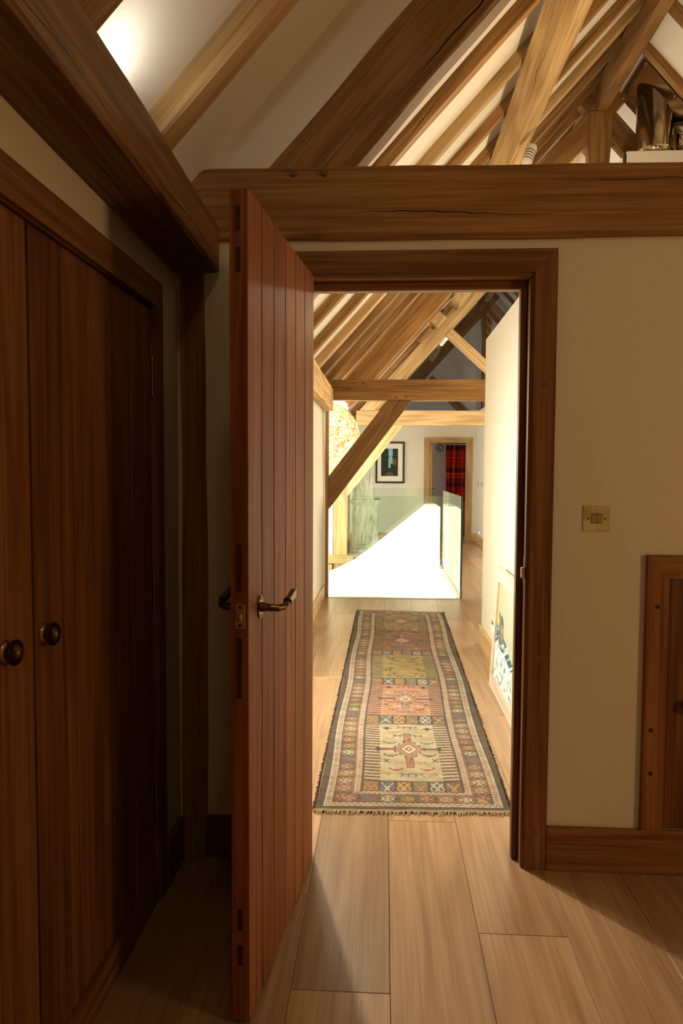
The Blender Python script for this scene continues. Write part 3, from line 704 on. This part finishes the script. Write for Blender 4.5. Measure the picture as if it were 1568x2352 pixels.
for q in range(30):
    a = math.pi / 2 + q / 29 * 3.1 * math.pi; rr = .095 * (1 - q / 29 * .75); pts.append((1.165 + rr * math.cos(a), 15.2, 1.845 + rr * math.sin(a)))
tube(bm, pts, .010, 8); link('finial', bm, M['black'], cr)
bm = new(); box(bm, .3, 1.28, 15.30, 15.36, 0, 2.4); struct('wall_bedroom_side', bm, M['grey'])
ch = thing('chest', (1.8, 15.3, 0), 'low brown wooden chest under the tartan curtain', 'chest')
boxo('body', M['trimZ'], (1.45, 2.1, 15.0, 15.15, .12, .70), ch, .004); boxo('top', M['trimX'], (1.43, 2.12, 14.98, 15.17, .70, .73), ch, .004); boxo('plinth', M['trimX'], (1.46, 2.1, 15.01, 15.14, 0, .12), ch)

# picture on the far wall
pc = thing('framed_picture', (.11, YF, 1.5), 'dark-framed picture of an archway hanging on the far wall', 'picture')
x0, x1, z0, z1 = -.170, .392, 1.118, 1.920; w = .034
bm = new(); y0, y1 = YF - .03, YF
for d in ((x0, x0 + w, y0, y1, z0, z1), (x1 - w, x1, y0, y1, z0, z1), (x0 + w, x1 - w, y0, y1, z0, z0 + w), (x0 + w, x1 - w, y0, y1, z1 - w, z1)): box(bm, *d)
link('frame', bm, M['frameB'], pc)
boxo('mount', M['mount'], (x0 + w, x1 - w, YF - .016, YF - .002, z0 + w, z1 - w), pc)
nx_, ny_ = 60, 90; U, V = np.meshgrid(np.linspace(0, 1, nx_ + 1), np.linspace(0, 1, ny_ + 1))
ax0, ax1, az0, az1 = x0 + .108, x1 - .128, z0 + .138, z1 - .132
pos = np.stack([ax0 + (ax1 - ax0) * U, np.full_like(U, YF - .0175), az0 + (az1 - az0) * V], -1)
Uc, Vc = np.meshgrid((np.arange(nx_) + .5) / nx_, (np.arange(ny_) + .5) / ny_)
C = np.ones((ny_, nx_, 3)) * lin(40, 50, 36); C *= (.7 + .6 * rng.random((ny_, nx_, 1)))
sky = lin(140, 196, 196)
mk = (np.abs(Uc - .56) < .13) & (Vc > .72); C[mk] = sky
mk = (np.abs(Uc - .56) < .12) & (Vc > .45) & (Vc < .63); C[mk] = sky
mk = ((Uc - .56) ** 2 + ((Vc - .63) * 1.2) ** 2 < .0145); C[mk] = sky
mk = (np.abs(Uc - .50) < .07) & (Vc > .30) & (Vc <= .47); C[mk] = sky * .95
mk = (Uc > .66) & (Uc < .9) & (Vc > .40) & (Vc < .62) & (rng.random(Uc.shape) > .5); C[mk] = lin(150, 110, 50)
mk = (Vc < .14) & (np.abs(Uc - .5) < .3 - Vc); C[mk] = lin(96, 84, 48)
mk = (Uc < .44) & (np.sin(Uc * 60) > .4); C[mk] *= .55
grid('print', nx_, ny_, pos, C, M['attr'], pc)

# dresser
dr_ = thing('dresser', (-.3, 12.0, 0), 'tall weathered green painted dresser standing behind the stair glass', 'dresser')
bm = new(); box(bm, -.53, -.100, 12.0, 13.0, .06, .83, .004); link('base_cabinet', bm, M['dress'], dr_)
bm = new(); box(bm, -.56, -.062, 11.96, 13.04, .83, .87, .006); box(bm, -.545, -.08, 11.98, 13.02, .80, .83, .004); link('worktop', bm, M['dress'], dr_)
bm = new(); box(bm, -.52, -.172, 12.0, 13.0, .87, 1.95, .004); box(bm, -.54, -.155, 11.98, 13.02, 1.95, 2.0, .004); box(bm, -.53, -.165, 11.99, 13.01, .87, .93, .004); link('upper_cabinet', bm, M['dress'], dr_)
bm = new(); box(bm, -.49, -.14, 11.993, 12.0, .12, .76, .003); link('side_panel', bm, M['dress'], dr_)
bm = new(); box(bm, -.108, -.092, 12.05, 12.5, .15, .74, .003); link('door', bm, M['dress'], dr_)
bm = new(); box(bm, -.52, -.11, 12.01, 12.99, 0, .06); link('plinth', bm, M['dress'], dr_)
bm = new(); box(bm, -.60, -.56, 11.7, 12.0, 0, 2.1); struct('trim_2', bm, M['trimZ'])

# switches and night light on the wing wall
for (y, z, lab) in ((13.76, 1.114, 'left small steel switch plate on the far wing wall'), (13.27, 1.115, 'right small steel switch plate on the far wing wall')):
    s = thing('light_switch', (1.775, y, z), lab, 'light switch'); boxo('plate', M['nickel'], (1.770, 1.775, y - .04, y + .04, z - .045, z + .045), s, .001); boxo('rocker', M['slot'], (1.767, 1.770, y - .012, y + .012, z - .02, z + .02), s)
def nightlight(x, y, z, lab):
    s = thing('night_light', (x, y, z), lab, 'night light')
    boxo('plate', M['nickel'], (x - .005, x, y - .042, y + .042, z - .036, z + .040), s, .001)
    boxo('lens', M['warmled'], (x - .0075, x - .005, y - .022, y + .022, z - .030, z + .010), s)
nightlight(.765, 5.03, .262, 'small lit steel night light on the corridor wall before the painting')
nightlight(1.775, 13.53, .23, 'small lit night light low on the far wing wall')

# ------------------------------------------------------------------ leaning seascape painting
pt = thing('leaning_painting', (.71, 4.2, 0), 'seascape painting in a pale wooden frame leaning against the corridor wall', 'painting')
ya, yb = 4.545, 3.45; H = .745; bx, tx = .694, .738
def pp(y, h, off=0.):    # point on the leaning plane, off = towards the room
    d = Vector((tx - bx, 0, H)); d.normalize(); n = Vector((-d.z, 0, d.x)); return Vector((bx, y, 0)) + d * h + n * off
LH = math.hypot(tx - bx, H); fw = .062
for (a, b, h0, h1) in ((ya, ya - fw, 0, LH), (yb + fw, yb, 0, LH)): bm = new(); prism(bm, [pp(a, h0), pp(b, h0), pp(b, h1), pp(a, h1)], pp(ya, 0, .024) - pp(ya, 0)); link('frame_side', bm, M['frameP'], pt)
for (h0, h1) in ((0, fw + .02), (LH - fw - .02, LH)): bm = new(); prism(bm, [pp(ya - fw, h0), pp(yb + fw, h0), pp(yb + fw, h1), pp(ya - fw, h1)], pp(ya, 0, .024) - pp(ya, 0)); link('frame_rail', bm, M['frameP'], pt)
nx_, ny_ = 180, 130; pos = np.zeros((ny_ + 1, nx_ + 1, 3))
for j_ in range(ny_ + 1):
    for i_ in range(nx_ + 1): pos[j_, i_] = pp(ya - fw + (yb - ya + 2 * fw) * i_ / nx_, fw + .02 + (LH - 2 * fw - .04) * j_ / ny_, .014)
Uc, Vc = np.meshgrid((np.arange(nx_) + .5) / nx_, (np.arange(ny_) + .5) / ny_)
def vn(U, V, fx, fy, sd):
    g = np.random.default_rng(sd).random((80, 80)); x = U * fx; y = V * fy; i = np.floor(x).astype(int) % 79; j = np.floor(y).astype(int) % 79
    a = x - np.floor(x); b = y - np.floor(y); a = a * a * (3 - 2 * a); b = b * b * (3 - 2 * b)
    return (g[j, i] * (1 - a) + g[j, i + 1] * a) * (1 - b) + (g[j + 1, i] * (1 - a) + g[j + 1, i + 1] * a) * b
def L3(a, b, t): return a[None, None] * (1 - t[..., None]) + b[None, None] * t[..., None]
n1 = vn(Uc, Vc, 9, 7, 1); n2 = vn(Uc, Vc, 30, 24, 2); n3 = vn(Uc + .3 * Vc, Vc - .6 * Uc, 10, 40, 3)
C = L3(lin(214, 190, 120), lin(190, 200, 178), np.clip(Uc * 3 + (Vc - .7) * 1.5 + (n1 - .5) * .8, 0, 1))
sea = L3(lin(58, 100, 112), lin(226, 236, 230), np.clip((n3 - .35) * 2.4, 0, 1)); C = np.where((Vc < .50 + .12 * (n1 - .5) - .35 * Uc + .1)[..., None], sea, C)
foam = L3(lin(120, 150, 156), lin(240, 244, 238), np.clip((n2 - .08) * 2.6, 0, 1)); C = np.where((Vc < .33 - .15 * Uc + .1 * n1)[..., None], foam, C)
rk = (((Uc - .17) / .10) ** 2 + ((Vc - .52) / .15) ** 2 < .7 + n1 * .6) | (((Uc - .10) / .04) ** 2 + ((Vc - .66) / .04) ** 2 < 1)
C = np.where(rk[..., None], L3(lin(66, 66, 60), lin(170, 166, 150), n2), C)
grid('canvas', nx_, ny_, pos, C, M['attr'], pt)

# ------------------------------------------------------------------ globe pendant
gp = thing('globe_pendant', (-.74, 9.0, 1.765), 'glowing woven-wire globe pendant behind the dark brace', 'pendant lamp')
G = Vector((-.74, 9.0, 1.765)); R_ = .43
bm = new()
for q in range(170):
    n = Vector(rng.normal(size=3)).normalized(); a = n.orthogonal().normalized(); b = n.cross(a); off = random.uniform(-.55, .55); rr = math.sqrt(1 - off * off)
    s_ = random.uniform(0, 6.28); ln = random.uniform(2.5, 6.2); wv = random.uniform(.02, .07)
    pts = []
    for k in range(26):
        t_ = s_ + ln * k / 25; p = (n * (off + wv * math.sin(5 * t_ + q)) + (a * math.cos(t_) + b * math.sin(t_)) * rr).normalized(); pts.append(G + p * (R_ - random.choice((0, .004, .008))))
    tube(bm, pts, .0045, 4, cap=False)
link('wire_shade', bm, M['wire'], gp)
for q in range(16):
    n = Vector(rng.normal(size=3)).normalized(); bm = new(); lathe(bm, [(-.014, .004), (-.010, .010), (0, .014), (.010, .010), (.014, .003)], G + n * (R_ - .03), n, 10); link('bulb', bm, M['lamp'], gp, smooth=True)
bm = new(); tube(bm, [(G.x, G.y, G.z + R_ - .01), (G.x, G.y, 2.33)], .005, 6); link('cord', bm, M['black'], gp)
bm = new(); lathe(bm, [(0, .05), (.02, .045), (.03, .02)], (G.x, G.y, 2.33), (0, 0, -1), 16); link('ceiling_rose', bm, M['nickel'], gp)

# ------------------------------------------------------------------ chimney box, flue and steel plate
bm = new(); box(bm, 2.21, 3.4, 6.98, 7.585, 2.345, 4.30, .004); tag(link('flue_box', bm, M['ceil']), 'boxed white plaster casing under the steel flue at the right edge', 'casing')
bm = new(); box(bm, 2.195, 2.209, 6.99, 7.05, 3.6, 4.28); tag(link('casing_strip', bm, M['black']), 'thin black strip on the left side of the flue casing', 'trim')  # narrow black strip beside the casing's left face
bm = new(); lathe(bm, [(0, .165), (.05, .165), (.055, .170), (.08, .170), (.085, .165), (.80, .165)], (2.525, 7.19, 4.30), (0, 0, 1), 40); tag(link('flue_pipe', bm, M['chrome'], smooth=True), 'polished steel flue pipe rising through the roof slope at right', 'flue')
bm = new(); lathe(bm, [(0, .13), (.55, .13)], (2.86, 7.30, 4.30), (0, 0, 1), 32); tag(link('flue_pipe', bm, M['chrome'], smooth=True), 'second steel flue pipe right behind the larger flue', 'flue')
sp = thing('steel_plate', (2.8, 7.2, 4.6), 'mirror steel plate screwed to the roof slope around the flue', 'plate')
def rs(x, y, off=.0): return Vector((x, y, cz(x))) + NR * (.075 + off)
bm = new(); X_ = 2.30 + .055; prism(bm, [rs(X_, 6.87), rs(3.6, 6.87), rs(3.6, 7.54), rs(X_, 7.54)], NR * .004); link('sheet', bm, M['chrome'], sp)
for x in (X_ + .03, 2.65, 2.95):
    for y in (6.90, 7.51):
        bm = new(); lathe(bm, [(0, .010), (.004, .007)], rs(x, y, .004), NR, 10); link('screw', bm, M['nickel'], sp)

# spot fixtures on the purlin
def spotfix(c, d, lab, r=.038, L=.16):
    s = thing('spot_lamp', c, lab, 'lamp'); d = Vector(d).normalized(); c = Vector(c)
    bm = new(); lathe(bm, [(-L / 2, r * .5), (-L / 2 + .012, r * .9), (-L / 2 + .03, r), (L / 2 - .012, r), (L / 2, r * .92)], c, d, 24); b = link('housing', bm, M['fixture'], s, smooth=True)
    bm = new()
    for q in range(4):
        h = -L * .25 + q * .022; lathe(bm, [(h, r + .0006), (h + .006, r + .0006)], c, d, 24)
    link('vents', bm, M['slot'], s)
    bm = new(); p = c - d * .02; tube(bm, [p, p + Vector((.02, .01, .07))], .006, 6); link('bracket', bm, M['fixture'], s)
spotfix((1.005, 5.32, 3.575), (.35, .25, 1.), 'white cylindrical spotlight fixed under the bright purlin')
spotfix((.89, 11.25, 3.33), (.5, -.4, .6), 'tiny white spotlight on the far lit rafter', .03, .15)

# ------------------------------------------------------------------ kilim runner
NX, NY = 250, 1250; LEN, WID = 4.10, .77
su = (np.arange(NX) + .5) / NX; sv = (np.arange(NY) + .5) / NY * LEN; U, V = np.meshgrid(su, sv)
dk = lin(62, 46, 40); cream = lin(226, 212, 176); beige = lin(204, 188, 154); pink = lin(205, 146, 116); must = lin(178, 154, 86); rb = lin(142, 96, 76)
navy = lin(62, 68, 84); blue = lin(96, 122, 134); rust = lin(158, 80, 60); olive = lin(132, 116, 60); taupe = lin(120, 100, 84); white = lin(214, 203, 176); bgb = lin(150, 130, 100)
C = np.ones((NY, NX, 3)) * taupe
Xm = U * WID; Em = np.minimum(Xm, WID - Xm)                 # metres from the nearer long edge
D0 = V; D1 = LEN - V; E = np.minimum(Em, np.minimum(D0, D1 * 1.))  # distance from border
def put(mask, col): C[mask] = col
along = np.where(Em <= np.minimum(D0, D1), V, Xm + .3)       # running coordinate of the border
def zig(e0, e1, per, col, bg, thick=.30):
    mk = (E >= e0) & (E < e1); put(mk, bg); t_ = (E - e0) / (e1 - e0); s_ = (along / per) % 1; tri = 1 - np.abs(2 * s_ - 1)
    put(mk & (np.abs(tri - t_) < thick), col)
put(E < .022, lin(84, 68, 56))
put((E >= .022) & (E < .032), navy); put((E >= .032) & (E < .036), white)
zig(.036, .058, .024, rust, white, .22); put((E >= .058) & (E < .061), white); put((E >= .061) & (E < .066), navy)
# medallion border
m0, m1 = .066, .135; mk = (E >= m0) & (E < m1); cell = .078; ci = np.floor(along / cell).astype(int); a_ = (along / cell) % 1 - .5; b_ = (E - m0) / (m1 - m0) - .5
pal = [(lin(96, 80, 62), must), (lin(150, 84, 70), white), (lin(126, 82, 74), blue), (lin(92, 80, 66), pink), (olive, lin(214, 186, 150)), (lin(84, 70, 62), cream), (lin(140, 92, 74), lin(200, 180, 140)), (lin(86, 88, 92), pink)]
for q, (bg, fg) in enumerate(pal):
    s_ = mk & (ci % 8 == (q * 3) % 8); put(s_, bg)
    r_ = np.abs(a_) + np.abs(b_); put(s_ & (r_ < .50) & (np.abs(a_) < .34) & (np.abs(b_) < .38), fg * .75 + bg * .25); put(s_ & (np.abs(np.abs(a_) - np.abs(b_) * .9) < .05) & (np.abs(a_) < .42), dk if q % 2 else rust); put(s_ & (np.abs(a_) > .455), lin(70, 60, 52)); put(s_ & (r_ < .12), fg); put(s_ & (np.abs(r_ - .66) < .04), fg * .6)
put((E >= .135) & (E < .139), pink * .8); put((E >= .139) & (E < .143), navy)
zig(.143, .147, .02, pink, white, .3); zig(.147, .166, .022, rust, white, .2); put((E >= .166) & (E < .170), lin(190, 120, 100)); put((E >= .170) & (E < .176), navy)
# inner field
F = E >= .176; FX = Xm - WID / 2; FW = WID / 2 - .176
Yv = V + 2.78
panels = [(2.9, 3.06, 'row', None), (3.06, 3.76, 'cross', beige), (3.76, 3.90, 'band', None), (3.90, 4.47, 'cross', pink), (4.47, 4.61, 'band', None), (4.61, 5.20, 'plain', must), (5.20, 5.33, 'band', None), (5.33, 6.02, 'cross', rb), (6.02, 6.10, 'band', None), (6.10, 6.72, 'cross', lin(158, 134, 98)), (6.72, 7.0, 'row', None)]
SP = ["..##...###", "...#####..", "...#...#..", "..#....#.."], ["#.........", "##......##", ".########.", "...####..."], ["...##...", "#######.", "..####.#", "...##..."], ["#..#", ".##.", ".##.", "#..#"]
def stamp(sp, cx, cy, col, s=.0075, flip=1):
    for j_, row in enumerate(sp):
        for i_, ch_ in enumerate(row):
            if ch_ != '#': continue
            x = cx + flip * (i_ - len(row) / 2) * s; y = cy + (len(sp) / 2 - j_) * s * 1.5
            put(F & (np.abs(FX - x - s / 2) < s / 2) & (np.abs(Yv - y) < s * .75), col)
for (y0, y1, kd, bg) in panels:
    pm = F & (Yv >= y0) & (Yv < y1); yc = (y0 + y1) / 2; hl = (y1 - y0) / 2; dy = Yv - yc
    if kd in ('row', 'band'):
        put(pm, lin(104, 86, 70)); nc = 6; cw = 2 * FW / nc; i_ = np.floor((FX + FW) / cw).astype(int); a_ = ((FX + FW) / cw) % 1 - .5; b_ = dy / (2 * hl)
        for q in range(nc):
            s_ = pm & (i_ == q); put(s_, [olive, lin(92, 96, 100), lin(140, 84, 66)][q % 3]); fg = [lin(206, 176, 96), lin(196, 120, 104), white][(q + 1) % 3]
            r_ = np.abs(a_) + np.abs(b_) * 1.0
            put(s_ & (np.abs(np.abs(a_) - np.abs(b_)) < .07) & (r_ < .7), fg); put(s_ & (np.abs(r_ - .42) < .05), blue if q % 2 else fg); put(s_ & (np.abs(a_) > .45), dk)
        put(pm & (np.abs(dy) > hl - .008), navy * .8)
        continue
    put(pm, bg)
    ed = FW - np.abs(FX)                                      # combs along both sides
    n_ = int((y1 - y0) / .034); fr = ((Yv - y0) / .034) % 1
    slant = (fr * .034 + (ed * .12)) / .034
    put(pm & (ed < .072) & ((slant % 1) < .45), [lin(104, 84, 70), lin(96, 92, 92), lin(124, 92, 72)][int(y0 * 10) % 3])
    put(pm & (ed < .072) & ((slant % 1) > .45) & ((slant % 1) < .53), rust)
    put(pm & (ed < .003), navy)
    if kd == 'cross':
        r_ = np.abs(FX) / .070 + np.abs(dy) / (.115)
        st = np.abs(FX) + np.abs(dy) * .6
        put(pm & (np.abs(dy) < hl * .60) & (np.abs(FX) < .020), navy); put(pm & (np.abs(dy) < hl * .57) & (np.abs(FX) < .014), pink if bg is not pink else white); put(pm & (np.abs(dy) < hl * .57) & (np.abs(FX) < .014) & (((Yv / .02) % 1) < .4), rust)
        put(pm & (np.abs(FX) < .150) & (np.abs(dy) < .014), navy); put(pm & (np.abs(FX) < .145) & (np.abs(dy) < .007), rust)
        put(pm & (np.abs(np.abs(FX) - .145) + np.abs(dy) * .5 < .016), navy)
        for q, (rad, col) in enumerate(((1., navy), (.86, pink), (.66, navy), (.52, cream), (.28, rust), (.12, cream))): put(pm & (np.floor(r_ * 12 + .5) / 12 < rad), col)
        put(pm & (np.abs(r_ - 1.15) < .09) & ((np.floor(FX / .012) % 2) == 0), navy)
    cs = [blue, rust, must if bg is not must else navy, dk, pink if bg is not pink else white, lin(120, 84, 58)]
    for q in range(6):
        for sx in (-1, 1):
            for sy in (-1, 1):
                stamp(SP[(q + (kd == 'plain')) % 4], sx * (.030, .066, .100, .108, .050, .085)[q], yc + sy * hl * (.84, .66, .80, .40, .48, .22)[q], cs[(q + (sy > 0)) % 6], .0068, -sx)
# abrash and wear
nz = vn(U * 3, V, 6, 30, 5)[..., None]; C = (C * .68 + lin(146, 134, 114) * .32) * .82; C *= (.82 + .32 * nz); C *= (.86 + .28 * rng.random((NY, NX, 1)))
pu = np.linspace(0, 1, NX + 1); pv = np.linspace(0, 1, NY + 1); PU, PV = np.meshgrid(pu, pv)
xl_ = -.265 + .018 * PV + .006 * np.sin(PV * 19); xr_ = .507 + .062 * PV + .007 * np.sin(PV * 15 + 1)
ynear = 2.765 + .035 * PU; yfar = 6.91 - .06 * PU
Zz = .006 + .002 * np.sin(PV * 40 + PU * 3) + .007 * np.exp(-((PV - .79 + .01 * PU) / .006) ** 2) + .005 * np.exp(-((PV - .66) / .006) ** 2) * PU
pos = np.stack([xl_ + (xr_ - xl_) * PU, ynear + (yfar - ynear) * PV, Zz], -1)
rg = thing('kilim_runner', (.14, 4.8, 0), 'long patterned wool kilim runner lying on the corridor floor', 'rug')
grid('woven_field', NX, NY, pos, C, M['rug'], rg)
bm = new()
for q in range(230):
    s_ = q / 229; x = -.265 + .772 * s_; y = 2.765 + .035 * s_; dx = random.uniform(-.010, .012); L_ = random.uniform(.012, .034)
    tube(bm, [(x, y + .004, .006), (x + dx * .5, y - L_ * .5, .006 + random.uniform(0, .004)), (x + dx, y - L_, .002)], [.0022, .0018, .001], 4, cap=False)
for q in range(40): s_ = q / 39; 
tube(bm, [(-.268 + .776 * k / 40, 2.762 + .035 * k / 40 + .002 * math.sin(k), .006) for k in range(41)], .005, 6)
tag(link('near_fringe', bm, M['fringe'], rg), kind='stuff')
bm = new()
for sd in (0, 1):
    for q in range(620):
        s_ = q / 619; y = 2.78 + 4.1 * s_; x = (-.265 + .018 * s_) if sd == 0 else (.507 + .062 * s_); w_ = random.uniform(.004, .013) * (-1 if sd == 0 else 1)
        tube(bm, [(x, y, .007), (x + w_, y + random.uniform(-.006, .006), random.uniform(.001, .006))], [.0028, .0012], 4, cap=False)
tag(link('side_selvedge', bm, M['fringeD'], rg), kind='stuff')
bm = new()
for q in range(90):
    s_ = q / 89; x = -.247 + .815 * s_; y = 6.91 - .06 * s_; tube(bm, [(x, y, .006), (x + random.uniform(-.01, .01), y + random.uniform(.008, .02), .002)], [.002, .001], 4, cap=False)
tag(link('far_fringe', bm, M['fringe'], rg), kind='stuff')

# ------------------------------------------------------------------ windows (real openings, frames and panes)
def window(name, x, y0, y1, z0, z1, nyb, nzb):
    root = bpy.data.objects.new(name, None); COL.objects.link(root); root.location = (x, (y0 + y1) / 2, z0); root['kind'] = 'structure'
    bm = new(); w = .05
    for k in range(nyb + 1): yy = y0 + (y1 - y0 - w) * k / nyb; box(bm, x - .04, x + .02, yy, yy + w, z0, z1)
    for k in range(nzb + 1): zz = z0 + (z1 - z0 - w) * k / nzb; box(bm, x - .035, x + .015, y0, y1, zz, zz + w)
    link('window_frame', bm, M['white'], root)
window('window_1', -3.05, 7.9, 11.3, -1.8, 2.1, 4, 3)
window('window_3', XC - .06, 3.35, 4.75, .75, 1.8, 2, 1)

# ------------------------------------------------------------------ light
def area(name, loc, rot_to, sx, sy, power, col, spread=None):
    l = bpy.data.lights.new(name, 'AREA'); l.shape = 'RECTANGLE'; l.size = sx; l.size_y = sy; l.energy = power; l.color = col
    if spread: l.spread = spread
    o = bpy.data.objects.new(name, l); COL.objects.link(o); o.location = loc
    o.rotation_euler = (Vector(rot_to) - Vector(loc)).to_track_quat('-Z', 'Y').to_euler(); return o
def spot(name, loc, to, power, col, ang, r=.03, blend=.6):
    l = bpy.data.lights.new(name, 'SPOT'); l.energy = power; l.color = col; l.spot_size = math.radians(ang); l.spot_blend = blend; l.shadow_soft_size = r
    o = bpy.data.objects.new(name, l); COL.objects.link(o); o.location = loc
    o.rotation_euler = (Vector(to) - Vector(loc)).to_track_quat('-Z', 'Y').to_euler(); return o
def point(name, loc, power, col, r=.05):
    l = bpy.data.lights.new(name, 'POINT'); l.energy = power; l.color = col; l.shadow_soft_size = r
    o = bpy.data.objects.new(name, l); COL.objects.link(o); o.location = loc; return o
DAY = (1, .965, .80); WARM = (1, .60, .27)
area('daylight_void', (-3.4, 9.6, .4), (0, 9.6, 0), 3.6, 3.8, 480, DAY)
area('daylight_corridor', (XC - .25, 4.05, 1.35), (.35, 4.15, 0), 1.3, .95, 56, DAY)
spot('corridor_lamp', (-.585, 3.72, 1.90), (.3, 2.1, 0), 125, (1, .84, .60), 104, .03, 1.)
spot('corridor_downlight', (-.50, 4.15, 1.95), (-.50, 4.15, 0), 120, (1, .92, .74), 62, .04, 1.)
spot('plate_uplight', (-.600, 1.660, 2.172), (-.50, 1.72, 2.42), 3.0, (1, .93, .76), 150, .015, 1.)
area('near_left_fill', (-.15, .45, 2.95), (-.52, 2.4, .7), .3, .3, 10., (1, .76, .38))  # added fill, lifts the dim corner left of the open door; no fixture
area('near_side_lamp', (2.9, .35, 1.45), (-.2, 2.0, 1.5), .45, .45, 17.5, (1, .58, .25))
point('partition_uplight', (1.35, 3.9, 2.75), 34, (1, .76, .43), .06)
point('partition_uplight_far', (1.45, 6.3, 2.75), 55, (1, .80, .49), .06)
area('landing_right_fill', (4.5, 9.5, 1.6), (1.2, 9.5, .8), 2., 1.4, 230, (1, .93, .74))  # unseen fill brightening the landing; the right wall has no opening here
point('globe_glow', (G.x, G.y, G.z), 70, (1, .88, .66), .12)
point('bedroom_light', (2.6, 14.9, 1.5), 8, DAY, .2)
point('gable_fill', (3.2, 14.9, 3.0), 14, (1, .9, .78), .2)  # added fill, brightens the roof space behind the gable glass
ul = thing('uplight', (-.60, 1.64, 2.146), 'small steel uplight sitting on top of the wall plate', 'lamp')
bm = new(); lathe(bm, [(0, .022), (.004, .022), (.006, .018), (.016, .018)], (-.60, 1.64, 2.149), (0, 0, 1), 20); link('housing', bm, M['nickel'], ul)
w = bpy.data.worlds.new('sky'); S.world = w; w.use_nodes = True
bg = w.node_tree.nodes['Background']; bg.inputs[0].default_value = (.90, .95, 1., 1); bg.inputs[1].default_value = 3.
S.view_settings.view_transform = 'Standard'; S.view_settings.look = 'None'; S.view_settings.exposure = 0.; S.view_settings.gamma = 1.; S.view_settings.use_curve_mapping = False
